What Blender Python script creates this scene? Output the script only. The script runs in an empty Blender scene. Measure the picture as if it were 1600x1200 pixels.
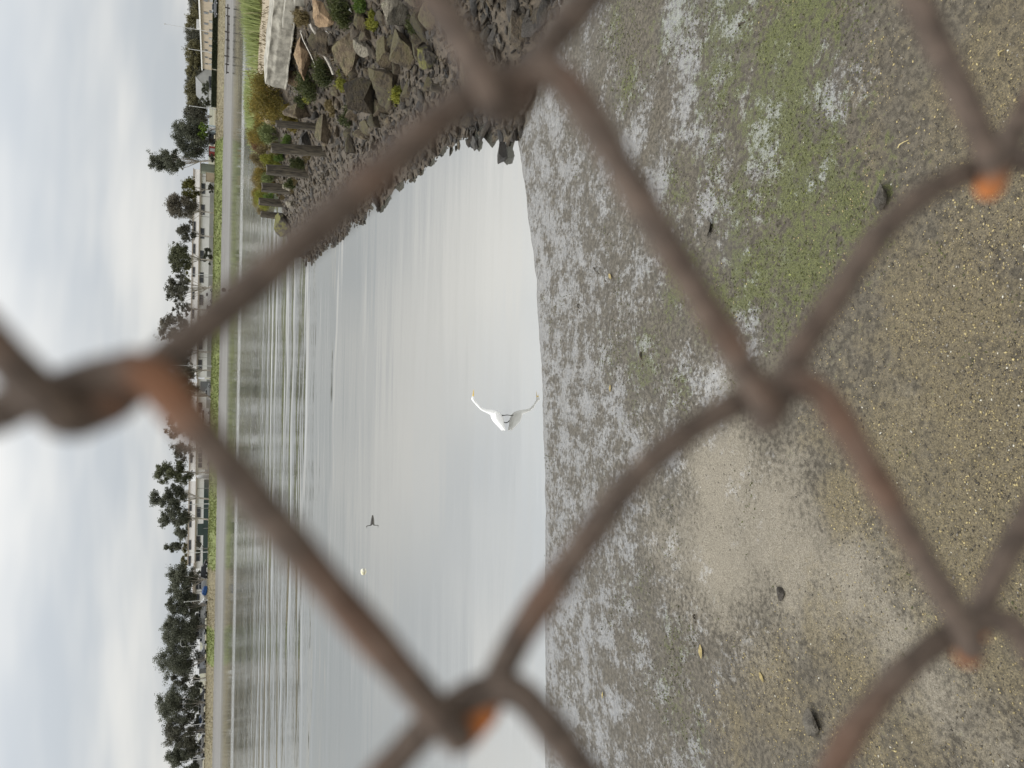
import bpy, bmesh, math, random
import numpy as np
from mathutils import Vector, Matrix

RAD = math.radians
# ------------------------------------------------------------------ camera
F, PITCH, ROLL = 1202.0, RAD(21.8), RAD(1.0)          # focal length in photo pixels, tilt down, slight roll
CAM = np.array((0.0, 0.0, 4.6))                        # eye 4.6 m above the water
fw = np.array((0, math.cos(PITCH), -math.sin(PITCH)))
up = np.array((0, math.sin(PITCH), math.cos(PITCH)))
rt = np.array((1.0, 0, 0))
RI = math.cos(ROLL) * rt + math.sin(ROLL) * up
UI = -math.sin(ROLL) * rt + math.cos(ROLL) * up
sc = bpy.context.scene
cd = bpy.data.cameras.new('camera')
cam = bpy.data.objects.new('camera', cd)
sc.collection.objects.link(cam)
sc.camera = cam
m = Matrix.Identity(4)
for i in range(3):
    m[i][0], m[i][1], m[i][2], m[i][3] = -UI[i], RI[i], -fw[i], CAM[i]   # phone held on its side: world up is picture left
cam.matrix_world = m
cd.sensor_fit = 'HORIZONTAL'
cd.sensor_width = 36.0
cd.lens = 36.0 * F / 1600.0
cd.clip_start = 0.005
cd.clip_end = 8000
cd.dof.use_dof = True
cd.dof.focus_distance = 14.0
cd.dof.aperture_fstop = cd.lens / 2.55                  # 2.55 mm entrance pupil of a phone lens

# ------------------------------------------------------------------ world, sun, exposure
SUN_EL, SUN_AZ = RAD(56), RAD(-80)                      # high on the left, behind cloud
w = bpy.data.worlds.new('World'); sc.world = w; w.use_nodes = True
nt = w.node_tree; nt.nodes.clear()
def N(t, typ, **kw):
    n = t.nodes.new(typ)
    for k, v in kw.items():
        if k.startswith('i_'):
            n.inputs[int(k[2:]) if k[2:].isdigit() else k[2:].replace('_', ' ')].default_value = v
        else:
            setattr(n, k, v)
    return n
def L(t, a, b): t.links.new(a, b)
def MATH(t, op, a, b=None, clamp=False):
    n = t.nodes.new('ShaderNodeMath'); n.operation = op; n.use_clamp = clamp
    for i, v in enumerate((a, b)):
        if v is None: continue
        if hasattr(v, 'links'): t.links.new(v, n.inputs[i])
        else: n.inputs[i].default_value = v
    return n.outputs[0]
def MIXC(t, fac, a, b, mode='MIX'):
    n = t.nodes.new('ShaderNodeMix'); n.data_type = 'RGBA'; n.blend_type = mode; n.clamp_factor = True
    for s, v in ((0, fac), (6, a), (7, b)):
        if hasattr(v, 'links'): t.links.new(v, n.inputs[s])
        elif s == 0: n.inputs[s].default_value = v
        else: n.inputs[s].default_value = (*v, 1) if len(v) == 3 else v
    return n.outputs[2]
def RANGE(t, v, a, b, c=0.0, d=1.0, smooth=True):
    n = t.nodes.new('ShaderNodeMapRange'); n.interpolation_type = 'SMOOTHSTEP' if smooth else 'LINEAR'
    if hasattr(v, 'links'): t.links.new(v, n.inputs[0])
    else: n.inputs[0].default_value = v
    for i, q in ((1, a), (2, b), (3, c), (4, d)): n.inputs[i].default_value = q
    return n.outputs[0]
def NOISE(t, vec, scale, detail=4, rough=0.55, stretch=None):
    if stretch is not None:
        mp = t.nodes.new('ShaderNodeMapping'); mp.inputs[3].default_value = stretch
        t.links.new(vec, mp.inputs[0]); vec = mp.outputs[0]
    n = t.nodes.new('ShaderNodeTexNoise')
    n.inputs['Scale'].default_value = scale; n.inputs['Detail'].default_value = detail; n.inputs['Roughness'].default_value = rough
    t.links.new(vec, n.inputs['Vector'])
    return n.outputs[0]

out = N(nt, 'ShaderNodeOutputWorld'); bg = N(nt, 'ShaderNodeBackground'); bg.inputs[1].default_value = 0.1
sky = N(nt, 'ShaderNodeTexSky', sky_type='NISHITA', sun_disc=False, sun_elevation=SUN_EL, sun_rotation=SUN_AZ)
geo = N(nt, 'ShaderNodeTexCoord')
sep = N(nt, 'ShaderNodeSeparateXYZ'); L(nt, geo.outputs['Generated'], sep.inputs[0])
zc = MATH(nt, 'MAXIMUM', sep.outputs[2], 0.0)
den = MATH(nt, 'ADD', zc, 0.20)
px = MATH(nt, 'DIVIDE', sep.outputs[0], den); py = MATH(nt, 'DIVIDE', sep.outputs[1], den)
cmb = N(nt, 'ShaderNodeCombineXYZ'); L(nt, px, cmb.inputs[0]); L(nt, py, cmb.inputs[1])
n1 = NOISE(nt, cmb.outputs[0], 0.75, 4, 0.45, (0.75, 1.0, 1.0))
n2 = NOISE(nt, cmb.outputs[0], 1.7, 3, 0.45, (0.6, 1.0, 1.0))
cl = MATH(nt, 'ADD', MATH(nt, 'MULTIPLY', n1, 0.65), MATH(nt, 'MULTIPLY', n2, 0.35))
shade = RANGE(nt, cl, 0.39, 0.61)
ccol = MIXC(nt, shade, (4.75, 5.05, 5.35), (7.0, 6.95, 6.72))       # blue-grey gaps to warm white cloud
lift = MATH(nt, 'ADD', MATH(nt, 'MULTIPLY', MATH(nt, 'POWER', zc, 1.5), 3.2), 0.97)        # overcast sky brightens to the zenith
vm = N(nt, 'ShaderNodeVectorMath', operation='SCALE'); L(nt, ccol, vm.inputs[0]); L(nt, lift, vm.inputs[3])
cover = MIXC(nt, 0.94, sky.outputs[0], vm.outputs[0])
L(nt, cover, bg.inputs[0]); L(nt, bg.outputs[0], out.inputs[0])

sd = bpy.data.lights.new('sun', 'SUN'); sun = bpy.data.objects.new('sun', sd); sc.collection.objects.link(sun)
sd.energy = 1.5; sd.angle = RAD(12); sd.color = (1.0, 0.965, 0.91)
sdir = Vector((math.sin(SUN_AZ) * math.cos(SUN_EL), math.cos(SUN_AZ) * math.cos(SUN_EL), math.sin(SUN_EL)))
sun.rotation_euler = sdir.to_track_quat('Z', 'Y').to_euler()
sun.location = (0, 0, 60)
sc.view_settings.view_transform = 'Standard'; sc.view_settings.look = 'None'
sc.view_settings.exposure = 0.16; sc.view_settings.gamma = 1.0; sc.view_settings.use_curve_mapping = False
sc.render.engine = 'CYCLES'
sc.cycles.use_denoising = True
sc.cycles.max_bounces = 6; sc.cycles.diffuse_bounces = 3; sc.cycles.glossy_bounces = 3

# ------------------------------------------------------------------ helpers
rng = np.random.default_rng(7)
random.seed(7)
C = sc.collection

def ray(x, y):
    d = fw + ((1200 - y) - 600) / F * RI - (x - 800) / F * UI
    return d / np.linalg.norm(d)
def on_z(x, y, z=0.0):
    d = ray(x, y); return CAM + d * ((z - CAM[2]) / d[2])
def at(x, y, Y):
    d = ray(x, y); return CAM + d * (Y / d[1])

def mesh_np(name, V, Fc, attrs=None, smooth=False):
    V = np.asarray(V, dtype=np.float32); Fc = np.asarray(Fc, dtype=np.int32); k = Fc.shape[1]
    me = bpy.data.meshes.new(name)
    me.vertices.add(len(V)); me.vertices.foreach_set('co', V.ravel())
    me.loops.add(Fc.size); me.loops.foreach_set('vertex_index', Fc.ravel())
    me.polygons.add(len(Fc)); me.polygons.foreach_set('loop_start', np.arange(0, Fc.size, k, dtype=np.int32))
    me.polygons.foreach_set('loop_total', np.full(len(Fc), k, dtype=np.int32))
    if smooth: me.polygons.foreach_set('use_smooth', np.ones(len(Fc), dtype=bool))
    me.update(calc_edges=True)
    for a, vals in (attrs or {}).items():
        at_ = me.attributes.new(a, 'FLOAT', 'POINT'); at_.data.foreach_set('value', np.asarray(vals, dtype=np.float32).ravel())
    return me
class MB:
    """collects shapes; build() links them as one mesh object"""
    def __init__(s): s.v = []; s.f = []
    def add(s, vs, fs):
        o = len(s.v); s.v += [tuple(map(float, q)) for q in vs]; s.f += [tuple(i + o for i in f) for f in fs]; return s
    def box(s, a, b):
        (x0, y0, z0), (x1, y1, z1) = a, b
        return s.add([(x0,y0,z0),(x1,y0,z0),(x1,y1,z0),(x0,y1,z0),(x0,y0,z1),(x1,y0,z1),(x1,y1,z1),(x0,y1,z1)],
                     [(0,3,2,1),(4,5,6,7),(0,1,5,4),(1,2,6,5),(2,3,7,6),(3,0,4,7)])
    def tube(s, pts, rads, n=8, cap=True, squash=None):
        pts = [Vector(p) for p in pts]; rings = []
        ref = None
        for i, p in enumerate(pts):
            t = (pts[min(i+1, len(pts)-1)] - pts[max(i-1, 0)]).normalized()
            if ref is None:
                ref = Vector((0,0,1)).cross(t)
                if ref.length < 0.1: ref = Vector((0,1,0)).cross(t)
                if ref.length < 0.1: ref = Vector((1,0,0))
            a = (ref - t * ref.dot(t)).normalized(); ref = a; b = t.cross(a)
            r = rads[i] if hasattr(rads, '__len__') else rads
            ra, rb = r if hasattr(r, '__len__') else (r, r)
            rings.append([p + a * (math.cos(q*2*math.pi/n) * ra) + b * (math.sin(q*2*math.pi/n) * rb) for q in range(n)])
        vs = [v for r in rings for v in r]; fs = []
        for i in range(len(pts) - 1):
            for q in range(n):
                fs.append((i*n+q, i*n+(q+1) % n, (i+1)*n+(q+1) % n, (i+1)*n+q))
        if cap: fs += [tuple(range(n))[::-1], tuple((len(pts)-1)*n + q for q in range(n))]
        return s.add(vs, fs)
    def prism(s, poly, a, b):
        """poly in (x,z), extruded from y=a to y=b"""
        n = len(poly)
        return s.add([(p[0], a, p[1]) for p in poly] + [(p[0], b, p[1]) for p in poly],
                     [tuple(range(n)), tuple(range(2*n-1, n-1, -1))] + [(i, i+n, (i+1) % n + n, (i+1) % n) for i in range(n)])
    def build(s, name, mat, parent=None, smooth=False, bevel=0, loc=None):
        me = bpy.data.meshes.new(name); me.from_pydata(s.v, [], s.f); me.update()
        bm = bmesh.new(); bm.from_mesh(me); bmesh.ops.recalc_face_normals(bm, faces=bm.faces)
        if bevel: bmesh.ops.bevel(bm, geom=bm.edges[:], offset=bevel, segments=2, affect='EDGES', profile=0.6)
        bm.to_mesh(me); bm.free()
        if smooth:
            for p in me.polygons: p.use_smooth = True
            me.set_sharp_from_angle(angle=RAD(40))
        return link(name, me, mat, parent, loc)
def link(name, me, mat, parent=None, loc=None):
    o = bpy.data.objects.new(name, me); C.objects.link(o)
    if mat and not me.materials: me.materials.append(mat)
    if parent is not None: o.parent = parent
    if loc is not None: o.location = loc
    return o
def tag(o, label=None, cat=None, group=None, kind=None):
    if label: o['label'] = label
    if cat: o['category'] = cat
    if group: o['group'] = group
    if kind: o['kind'] = kind
    return o
def empty(name, loc, rz=0.0):
    o = bpy.data.objects.new(name, None); C.objects.link(o); o.location = loc; o.rotation_euler = (0, 0, rz)
    o.empty_display_size = 0.1
    return o

# 2-D value noise for terrain
def vnoise(x, y, seed=0):
    def h(i, j):
        n = (i * 374761393 + j * 668265263 + seed * 974711) & 0xffffffff
        n = ((n ^ (n >> 13)) * 1274126177) & 0xffffffff
        return ((n ^ (n >> 16)) & 0xffff) / 65535.0
    xi = np.floor(x).astype(np.int64); yi = np.floor(y).astype(np.int64)
    fx = x - xi; fy = y - yi; fx = fx*fx*(3-2*fx); fy = fy*fy*(3-2*fy)
    a, b, c, d = h(xi, yi), h(xi+1, yi), h(xi, yi+1), h(xi+1, yi+1)
    return (a*(1-fx)+b*fx)*(1-fy) + (c*(1-fx)+d*fx)*fy
def fbm(x, y, oct=4, seed=0):
    x = np.asarray(x, float); y = np.asarray(y, float)
    s = 0; a = 0.5
    for k in range(oct):
        s = s + a * (vnoise(x * 2**k, y * 2**k, seed + k) - 0.5); a *= 0.5
    return s
def sstep(a, b, x):
    t = np.clip((x - a) / (b - a), 0, 1); return t*t*(3-2*t)

# ------------------------------------------------------------------ materials
def new_mat(name):
    mt = bpy.data.materials.new(name); mt.use_nodes = True
    t = mt.node_tree; b = t.nodes['Principled BSDF']
    return mt, t, b
def ATTR(t, name):
    n = t.nodes.new('ShaderNodeAttribute'); n.attribute_name = name; return n.outputs['Fac']
def OBJC(t): return t.nodes.new('ShaderNodeTexCoord').outputs['Object']
def POS(t): return t.nodes.new('ShaderNodeNewGeometry').outputs['Position']
def BUMP(t, b, h, strength=0.5, dist=0.02):
    n = t.nodes.new('ShaderNodeBump'); n.inputs['Strength'].default_value = strength; n.inputs['Distance'].default_value = dist
    L(t, h, n.inputs['Height']); L(t, n.outputs[0], b.inputs['Normal']); return n
def simple(name, c1, c2, scale=5.0, rough=0.7, bump=0.0, bdist=0.01, spec=0.4, stretch=None, lo=0.35, hi=0.65, detail=5, metal=0.0, rnd=0.0, fine=None):
    mt, t, b = new_mat(name); co = OBJC(t)
    if rnd:
        oi = t.nodes.new('ShaderNodeObjectInfo'); ad = t.nodes.new('ShaderNodeVectorMath'); ad.operation = 'ADD'
        cb = t.nodes.new('ShaderNodeCombineXYZ'); q = MATH(t, 'MULTIPLY', oi.outputs['Random'], 37.0)
        L(t, q, cb.inputs[0]); L(t, q, cb.inputs[1]); L(t, co, ad.inputs[0]); L(t, cb.outputs[0], ad.inputs[1]); co = ad.outputs[0]
    n = NOISE(t, co, scale, detail, 0.6, stretch)
    col = MIXC(t, RANGE(t, n, lo, hi), c1, c2)
    if rnd:
        hs = t.nodes.new('ShaderNodeHueSaturation'); L(t, RANGE(t, oi.outputs['Random'], 0, 1, 1 - rnd, 1 + rnd, False), hs.inputs['Value'])
        L(t, col, hs.inputs['Color']); col = hs.outputs[0]
    L(t, col, b.inputs['Base Color']); b.inputs['Roughness'].default_value = rough
    b.inputs['Specular IOR Level'].default_value = spec; b.inputs['Metallic'].default_value = metal
    if bump:
        h = NOISE(t, co, scale * (fine or 3.0), 6, 0.65, stretch); BUMP(t, b, h, bump, bdist)
    return mt
def leafmat(name, c1, c2, c3=None, trans=0.3):
    """colour varies leaf by leaf through the attribute v"""
    mt, t, b = new_mat(name)
    v = ATTR(t, 'v'); col = MIXC(t, v, c1, c2)
    if c3: col = MIXC(t, RANGE(t, v, 0.8, 1.0), col, c3)
    L(t, col, b.inputs['Base Color']); b.inputs['Roughness'].default_value = 0.6; b.inputs['Specular IOR Level'].default_value = 0.25
    tr = t.nodes.new('ShaderNodeBsdfTranslucent'); L(t, col, tr.inputs[0])
    mx = t.nodes.new('ShaderNodeMixShader'); mx.inputs[0].default_value = trans
    L(t, b.outputs[0], mx.inputs[1]); L(t, tr.outputs[0], mx.inputs[2])
    L(t, mx.outputs[0], t.nodes['Material Output'].inputs[0])
    return mt

# water: dark body, strong sheen, calm near the shore, ripples farther out
def water_mat():
    mt, t, b = new_mat('water'); t.nodes.remove(b)
    pos = POS(t); s = t.nodes.new('ShaderNodeSeparateXYZ'); L(t, pos, s.inputs[0])
    wob = MATH(t, 'MULTIPLY', MATH(t, 'SUBTRACT', NOISE(t, pos, 0.10, 4, 0.6, (0.45, 1, 1)), 0.5), 46.0)
    yd = MATH(t, 'ADD', s.outputs[1], wob)
    far = MATH(t, 'MULTIPLY', RANGE(t, yd, 44, 62), RANGE(t, s.outputs[1], 126, 120, 0.0, 1.0))
    band = MATH(t, 'MULTIPLY', RANGE(t, yd, 22, 50), RANGE(t, yd, 84, 56))
    line = MATH(t, 'MULTIPLY', RANGE(t, s.outputs[1], 112, 117), RANGE(t, s.outputs[1], 125, 121))
    calm = MATH(t, 'MULTIPLY', NOISE(t, pos, 1.0, 2, 0.5, (0.10, 0.7, 1)), 0.015)
    patch = RANGE(t, NOISE(t, pos, 0.11, 3, 0.55, (0.5, 1, 1)), 0.3, 0.7, 0.45, 1.25)
    rip = MATH(t, 'MULTIPLY', MATH(t, 'MULTIPLY', MATH(t, 'MULTIPLY', NOISE(t, pos, 1.0, 4, 0.6, (0.8, 0.42, 1)), 0.075), patch), far)
    # long low swell lines: thin troughs, uneven spacing
    warp = MATH(t, 'MULTIPLY', NOISE(t, pos, 1.0, 4, 0.55, (0.030, 0.10, 1)), 7.5)
    ph = MATH(t, 'ADD', MATH(t, 'MULTIPLY', s.outputs[1], 1.25), MATH(t, 'MULTIPLY', warp, 2.2))
    sw = MATH(t, 'POWER', MATH(t, 'ADD', MATH(t, 'MULTIPLY', MATH(t, 'SINE', ph), 0.5), 0.5), 2.5)
    amp = RANGE(t, NOISE(t, pos, 1.0, 3, 0.6, (0.05, 0.16, 1)), 0.36, 0.66, 0.1, 1.5)
    bnd = MATH(t, 'MULTIPLY', MATH(t, 'MULTIPLY', MATH(t, 'MULTIPLY', sw, 0.085), amp), band)
    fine = MATH(t, 'MULTIPLY', MATH(t, 'MULTIPLY', NOISE(t, pos, 1.0, 3, 0.55, (0.5, 3.0, 1)), 0.02), MATH(t, 'MAXIMUM', band, 0.12))
    ln = MATH(t, 'MULTIPLY', MATH(t, 'MULTIPLY', NOISE(t, pos, 1.0, 2, 0.5, (0.5, 3.0, 1)), 0.16), line)
    h = MATH(t, 'ADD', MATH(t, 'ADD', calm, rip), MATH(t, 'ADD', MATH(t, 'ADD', bnd, fine), ln))
    bp = t.nodes.new('ShaderNodeBump'); bp.inputs['Strength'].default_value = 1.0; bp.inputs['Distance'].default_value = 1.0; L(t, h, bp.inputs['Height'])
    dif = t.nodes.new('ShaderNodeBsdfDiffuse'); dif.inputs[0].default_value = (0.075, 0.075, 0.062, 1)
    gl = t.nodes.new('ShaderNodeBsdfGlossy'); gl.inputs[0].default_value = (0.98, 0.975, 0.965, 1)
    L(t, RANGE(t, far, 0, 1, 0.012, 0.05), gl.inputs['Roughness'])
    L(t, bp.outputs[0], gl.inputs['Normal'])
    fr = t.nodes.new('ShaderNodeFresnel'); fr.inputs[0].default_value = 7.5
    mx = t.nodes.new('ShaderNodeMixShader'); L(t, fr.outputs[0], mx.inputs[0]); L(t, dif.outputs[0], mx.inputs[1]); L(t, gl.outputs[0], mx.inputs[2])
    L(t, mx.outputs[0], t.nodes['Material Output'].inputs[0])
    return mt

def mud_mat():
    mt, t, b = new_mat('tidal_mud'); pos = POS(t)
    alg, silt, sand, wet = (ATTR(t, a) for a in ('algae', 'silt', 'sand', 'wet'))
    n1 = NOISE(t, pos, 1.7, 5, 0.6); n2 = NOISE(t, pos, 22, 4, 0.65); n3 = NOISE(t, pos, 90, 3, 0.7); nst = NOISE(t, pos, 1.0, 6, 0.78, (8.0, 7.0, 3.0))
    spk = NOISE(t, pos, 210, 2, 0.7)
    col = MIXC(t, RANGE(t, n2, 0.35, 0.65), (0.060, 0.051, 0.037), (0.132, 0.114, 0.086))
    sm = RANGE(t, MATH(t, 'ADD', silt, MATH(t, 'MULTIPLY', MATH(t, 'SUBTRACT', MATH(t, 'ADD', MATH(t,'MULTIPLY', n2, 0.55), MATH(t, 'MULTIPLY', n1, 0.45)), 0.5), 2.2)), 0.2, 0.95)
    col = MIXC(t, sm, col, MIXC(t, RANGE(t, n3, 0.3, 0.7), (0.145, 0.125, 0.092), (0.300, 0.268, 0.212)))
    sa = RANGE(t, MATH(t, 'ADD', MATH(t, 'ADD', sand, MATH(t, 'MULTIPLY', MATH(t, 'SUBTRACT', NOISE(t, pos, 3.3, 4, 0.65), 0.5), 1.6)), MATH(t, 'MULTIPLY', MATH(t, 'SUBTRACT', n2, 0.5), 1.3)), 0.25, 0.95)
    col = MIXC(t, MATH(t, 'MULTIPLY', sa, 0.6), col, MIXC(t, RANGE(t, n3, 0.38, 0.62), (0.085, 0.068, 0.039), (0.245, 0.198, 0.108)))
    am = RANGE(t, MATH(t, 'ADD', alg, MATH(t, 'MULTIPLY', MATH(t, 'SUBTRACT', MATH(t, 'ADD', MATH(t,'MULTIPLY', n2, 0.5), MATH(t, 'MULTIPLY', NOISE(t, pos, 6.0, 5, 0.7), 0.5)), 0.5), 4.4)), 0.40, 1.0)
    col = MIXC(t, MATH(t, 'MULTIPLY', am, 0.9), col, MIXC(t, RANGE(t, n3, 0.35, 0.65), (0.055, 0.060, 0.023), (0.140, 0.150, 0.054)))
    dk = RANGE(t, spk, 0.30, 0.46, 0.38, 1.0)                       # dark grit and worm casts
    col = MIXC(t, 1.0, col, dk, 'MULTIPLY')
    col = MIXC(t, 1.0, col, RANGE(t, NOISE(t, pos, 62, 2, 0.6), 0.27, 0.36, 0.35, 1.0), 'MULTIPLY')
    # thin film of water in the low spots
    wm = MATH(t, 'ADD', wet, MATH(t, 'MULTIPLY', MATH(t, 'SUBTRACT', MATH(t, 'ADD', MATH(t, 'MULTIPLY', nst, 0.48), MATH(t, 'ADD', MATH(t, 'MULTIPLY', n2, 0.26), MATH(t, 'MULTIPLY', n3, 0.26))), 0.5), 5.4)); wm = MATH(t, 'ADD', wm, MATH(t, 'MULTIPLY', MATH(t, 'SUBTRACT', NOISE(t, pos, 2.6, 4, 0.6, (1.1, 1.0, 1)), 0.5), 2.0))
    film = MATH(t, 'MULTIPLY', RANGE(t, wm, 0.34, 0.84), RANGE(t, wet, 0.02, 0.12))
    damp = RANGE(t, wet, 0.0, 0.5)
    col = MIXC(t, MATH(t, 'MULTIPLY', damp, 0.25), col, (0.055, 0.05, 0.042))
    L(t, col, b.inputs['Base Color'])
    rg = MATH(t, 'SUBTRACT', 0.82, MATH(t, 'MULTIPLY', damp, 0.25)); L(t, rg, b.inputs['Roughness']); b.inputs['Specular IOR Level'].default_value = 0.35
    h = MATH(t, 'ADD', MATH(t, 'MULTIPLY', n2, 0.022), MATH(t, 'ADD', MATH(t, 'MULTIPLY', n3, 0.010), MATH(t, 'MULTIPLY', spk, 0.006)))
    bp = t.nodes.new('ShaderNodeBump'); bp.inputs['Strength'].default_value = 0.9; bp.inputs['Distance'].default_value = 1.0
    L(t, h, bp.inputs['Height']); L(t, bp.outputs[0], b.inputs['Normal'])
    gl = t.nodes.new('ShaderNodeBsdfGlossy'); gl.inputs['Roughness'].default_value = 0.22; gl.inputs[0].default_value = (0.93, 0.94, 0.96, 1)
    bp2 = t.nodes.new('ShaderNodeBump'); bp2.inputs['Strength'].default_value = 0.3; bp2.inputs['Distance'].default_value = 1.0
    L(t, h, bp2.inputs['Height']); L(t, bp2.outputs[0], gl.inputs['Normal'])
    fr = t.nodes.new('ShaderNodeFresnel'); fr.inputs[0].default_value = 2.75
    mx = t.nodes.new('ShaderNodeMixShader'); L(t, MATH(t, 'MULTIPLY', film, fr.outputs[0]), mx.inputs[0])
    L(t, b.outputs[0], mx.inputs[1]); L(t, gl.outputs[0], mx.inputs[2]); L(t, mx.outputs[0], t.nodes['Material Output'].inputs[0])
    return mt

def spit_mat():
    mt, t, b = new_mat('embankment_soil'); pos = POS(t)
    top = ATTR(t, 'top'); n1 = NOISE(t, pos, 1.2, 4); n2 = NOISE(t, pos, 9, 5, 0.65)
    low = MIXC(t, RANGE(t, n2, 0.3, 0.7), (0.028, 0.021, 0.014), (0.085, 0.066, 0.044))
    dirt = MIXC(t, RANGE(t, n2, 0.3, 0.7), (0.21, 0.168, 0.110), (0.32, 0.268, 0.190))
    dirt = MIXC(t, RANGE(t, n1, 0.5, 0.7, 0, 0.7), dirt, (0.15, 0.12, 0.07))
    col = MIXC(t, RANGE(t, MATH(t, 'ADD', top, MATH(t, 'MULTIPLY', MATH(t, 'SUBTRACT', n2, 0.5), 0.6)), 0.35, 0.65), low, dirt)
    L(t, col, b.inputs['Base Color']); b.inputs['Roughness'].default_value = 0.85
    BUMP(t, b, n2, 0.8, 0.06)
    return mt
def bank_mat():
    mt, t, b = new_mat('far_bank'); pos = POS(t)
    g = ATTR(t, 'grass'); mu = ATTR(t, 'mud'); n1 = NOISE(t, pos, 0.35, 5, 0.65); n2 = NOISE(t, pos, 2.2, 4, 0.7)
    mud = MIXC(t, RANGE(t, n2, 0.3, 0.7), (0.105, 0.100, 0.092), (0.160, 0.152, 0.140)); mud = MIXC(t, RANGE(t, NOISE(t, pos, 0.12, 5, 0.65, (0.35, 1, 1)), 0.45, 0.7, 0, 0.6), mud, (0.075, 0.068, 0.055))
    dirt = MIXC(t, RANGE(t, n2, 0.35, 0.65), (0.085, 0.072, 0.04), (0.20, 0.17, 0.10))
    gr = MIXC(t, RANGE(t, n2, 0.3, 0.7), (0.075, 0.09, 0.022), (0.165, 0.19, 0.055))
    nb = MATH(t, 'MULTIPLY', MATH(t, 'SUBTRACT', n1, 0.5), 1.2)
    col = MIXC(t, RANGE(t, MATH(t, 'ADD', g, nb), 0.4, 0.6), dirt, gr)
    col = MIXC(t, RANGE(t, mu, 0.35, 0.65), col, mud)
    L(t, col, b.inputs['Base Color']); b.inputs['Roughness'].default_value = 0.8; BUMP(t, b, n2, 0.6, 0.15)
    return mt

def rock_mat(name, c1, c2, moss=(0.09, 0.10, 0.025), mossamt=0.3, scale=3.0, rough=0.8):
    mt, t, b = new_mat(name); co = OBJC(t); oi = t.nodes.new('ShaderNodeObjectInfo')
    ad = t.nodes.new('ShaderNodeVectorMath'); ad.operation = 'ADD'; cb = t.nodes.new('ShaderNodeCombineXYZ')
    q = MATH(t, 'MULTIPLY', oi.outputs['Random'], 53.0); L(t, q, cb.inputs[0]); L(t, q, cb.inputs[2]); L(t, co, ad.inputs[0]); L(t, cb.outputs[0], ad.inputs[1]); co = ad.outputs[0]
    n1 = NOISE(t, co, scale, 6, 0.65); n2 = NOISE(t, co, scale * 6, 5, 0.7); n3 = NOISE(t, co, scale * 0.8, 4, 0.6, (1, 1, 4))
    col = MIXC(t, RANGE(t, n1, 0.32, 0.68), c1, c2)
    col = MIXC(t, RANGE(t, n3, 0.52, 0.66, 0, 0.75), col, tuple(x * 0.45 for x in c1)); col = MIXC(t, RANGE(t, n2, 0.56, 0.7, 0, 0.5), col, tuple(min(1, x * 1.5) for x in c2))
    sp = t.nodes.new('ShaderNodeSeparateXYZ'); g = t.nodes.new('ShaderNodeNewGeometry'); L(t, g.outputs['Normal'], sp.inputs[0])
    mm = RANGE(t, MATH(t, 'ADD', MATH(t, 'MULTIPLY', sp.outputs[2], 0.25), n1), 0.62 - mossamt * 0.2, 0.85 - mossamt * 0.2, 0, 0.85)
    col = MIXC(t, MATH(t, 'MULTIPLY', mm, mossamt * 2), col, moss)
    hs = t.nodes.new('ShaderNodeHueSaturation'); L(t, MATH(t, 'MULTIPLY', RANGE(t, oi.outputs['Random'], 0, 1, 0.75, 1.3, False), MATH(t, 'ADD', ATTR(t, 'v'), 1.0)), hs.inputs['Value']); L(t, col, hs.inputs['Color'])
    L(t, hs.outputs[0], b.inputs['Base Color']); b.inputs['Roughness'].default_value = rough
    n4 = NOISE(t, co, scale * 2.2, 7, 0.75, (1, 1, 2.5)); BUMP(t, b, MATH(t, 'ADD', MATH(t, 'MULTIPLY', n2, 0.6), n4), 1.0, 0.16)
    return mt

def rust_mat():
    mt, t, b = new_mat('rusty_wire'); pos = POS(t)
    tip = ATTR(t, 'tip'); n1 = NOISE(t, pos, 26, 3, 0.6); n2 = NOISE(t, pos, 320, 5, 0.7); n0 = NOISE(t, pos, 11, 2, 0.5)
    col = MIXC(t, RANGE(t, n2, 0.3, 0.7), (0.048, 0.035, 0.027), (0.125, 0.092, 0.071))
    col = MIXC(t, RANGE(t, n1, 0.5, 0.66, 0, 0.7), col, MIXC(t, n2, (0.085, 0.045, 0.029), (0.17, 0.09, 0.055)))
    col = MIXC(t, RANGE(t, MATH(t, 'ADD', tip, MATH(t, 'MULTIPLY', MATH(t, 'SUBTRACT', n1, 0.5), 0.5)), 0.2, 0.8), col, (0.50, 0.16, 0.035))
    L(t, col, b.inputs['Base Color']); b.inputs['Roughness'].default_value = 0.75; b.inputs['Specular IOR Level'].default_value = 0.3
    BUMP(t, b, n2, 0.6, 0.0006)
    return mt

M = {}
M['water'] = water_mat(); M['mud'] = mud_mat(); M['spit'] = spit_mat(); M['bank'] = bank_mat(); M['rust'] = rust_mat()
M['land'] = simple('far_land', (0.10, 0.10, 0.06), (0.20, 0.19, 0.14), 0.05, 0.9)
M['bed'] = simple('channel_bed', (0.05, 0.045, 0.035), (0.08, 0.07, 0.055), 0.5, 0.9)
M['quay'] = simple('quay_concrete', (0.22, 0.21, 0.19), (0.34, 0.33, 0.30), 3.0, 0.85, 0.3)
M['concrete'] = simple('weathered_concrete', (0.15, 0.14, 0.115), (0.33, 0.31, 0.26), 3.5, 0.85, 0.7, 0.03, lo=0.3, hi=0.7)
M['plank'] = simple('grey_driftwood', (0.20, 0.18, 0.15), (0.42, 0.39, 0.34), 4.0, 0.8, 0.5, 0.01, stretch=(0.6, 6, 6))
M['pile'] = simple('old_pile_timber', (0.021, 0.017, 0.012), (0.090, 0.075, 0.052), 5.0, 0.85, 0.9, 0.03, stretch=(4, 4, 0.5), rnd=0.25)
M['rock_tan'] = rock_mat('tan_rock', (0.20, 0.125, 0.065), (0.42, 0.29, 0.17), mossamt=0.05)
M['rock_grey'] = rock_mat('grey_rock', (0.075, 0.054, 0.031), (0.225, 0.170, 0.107), mossamt=0.25)
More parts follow.
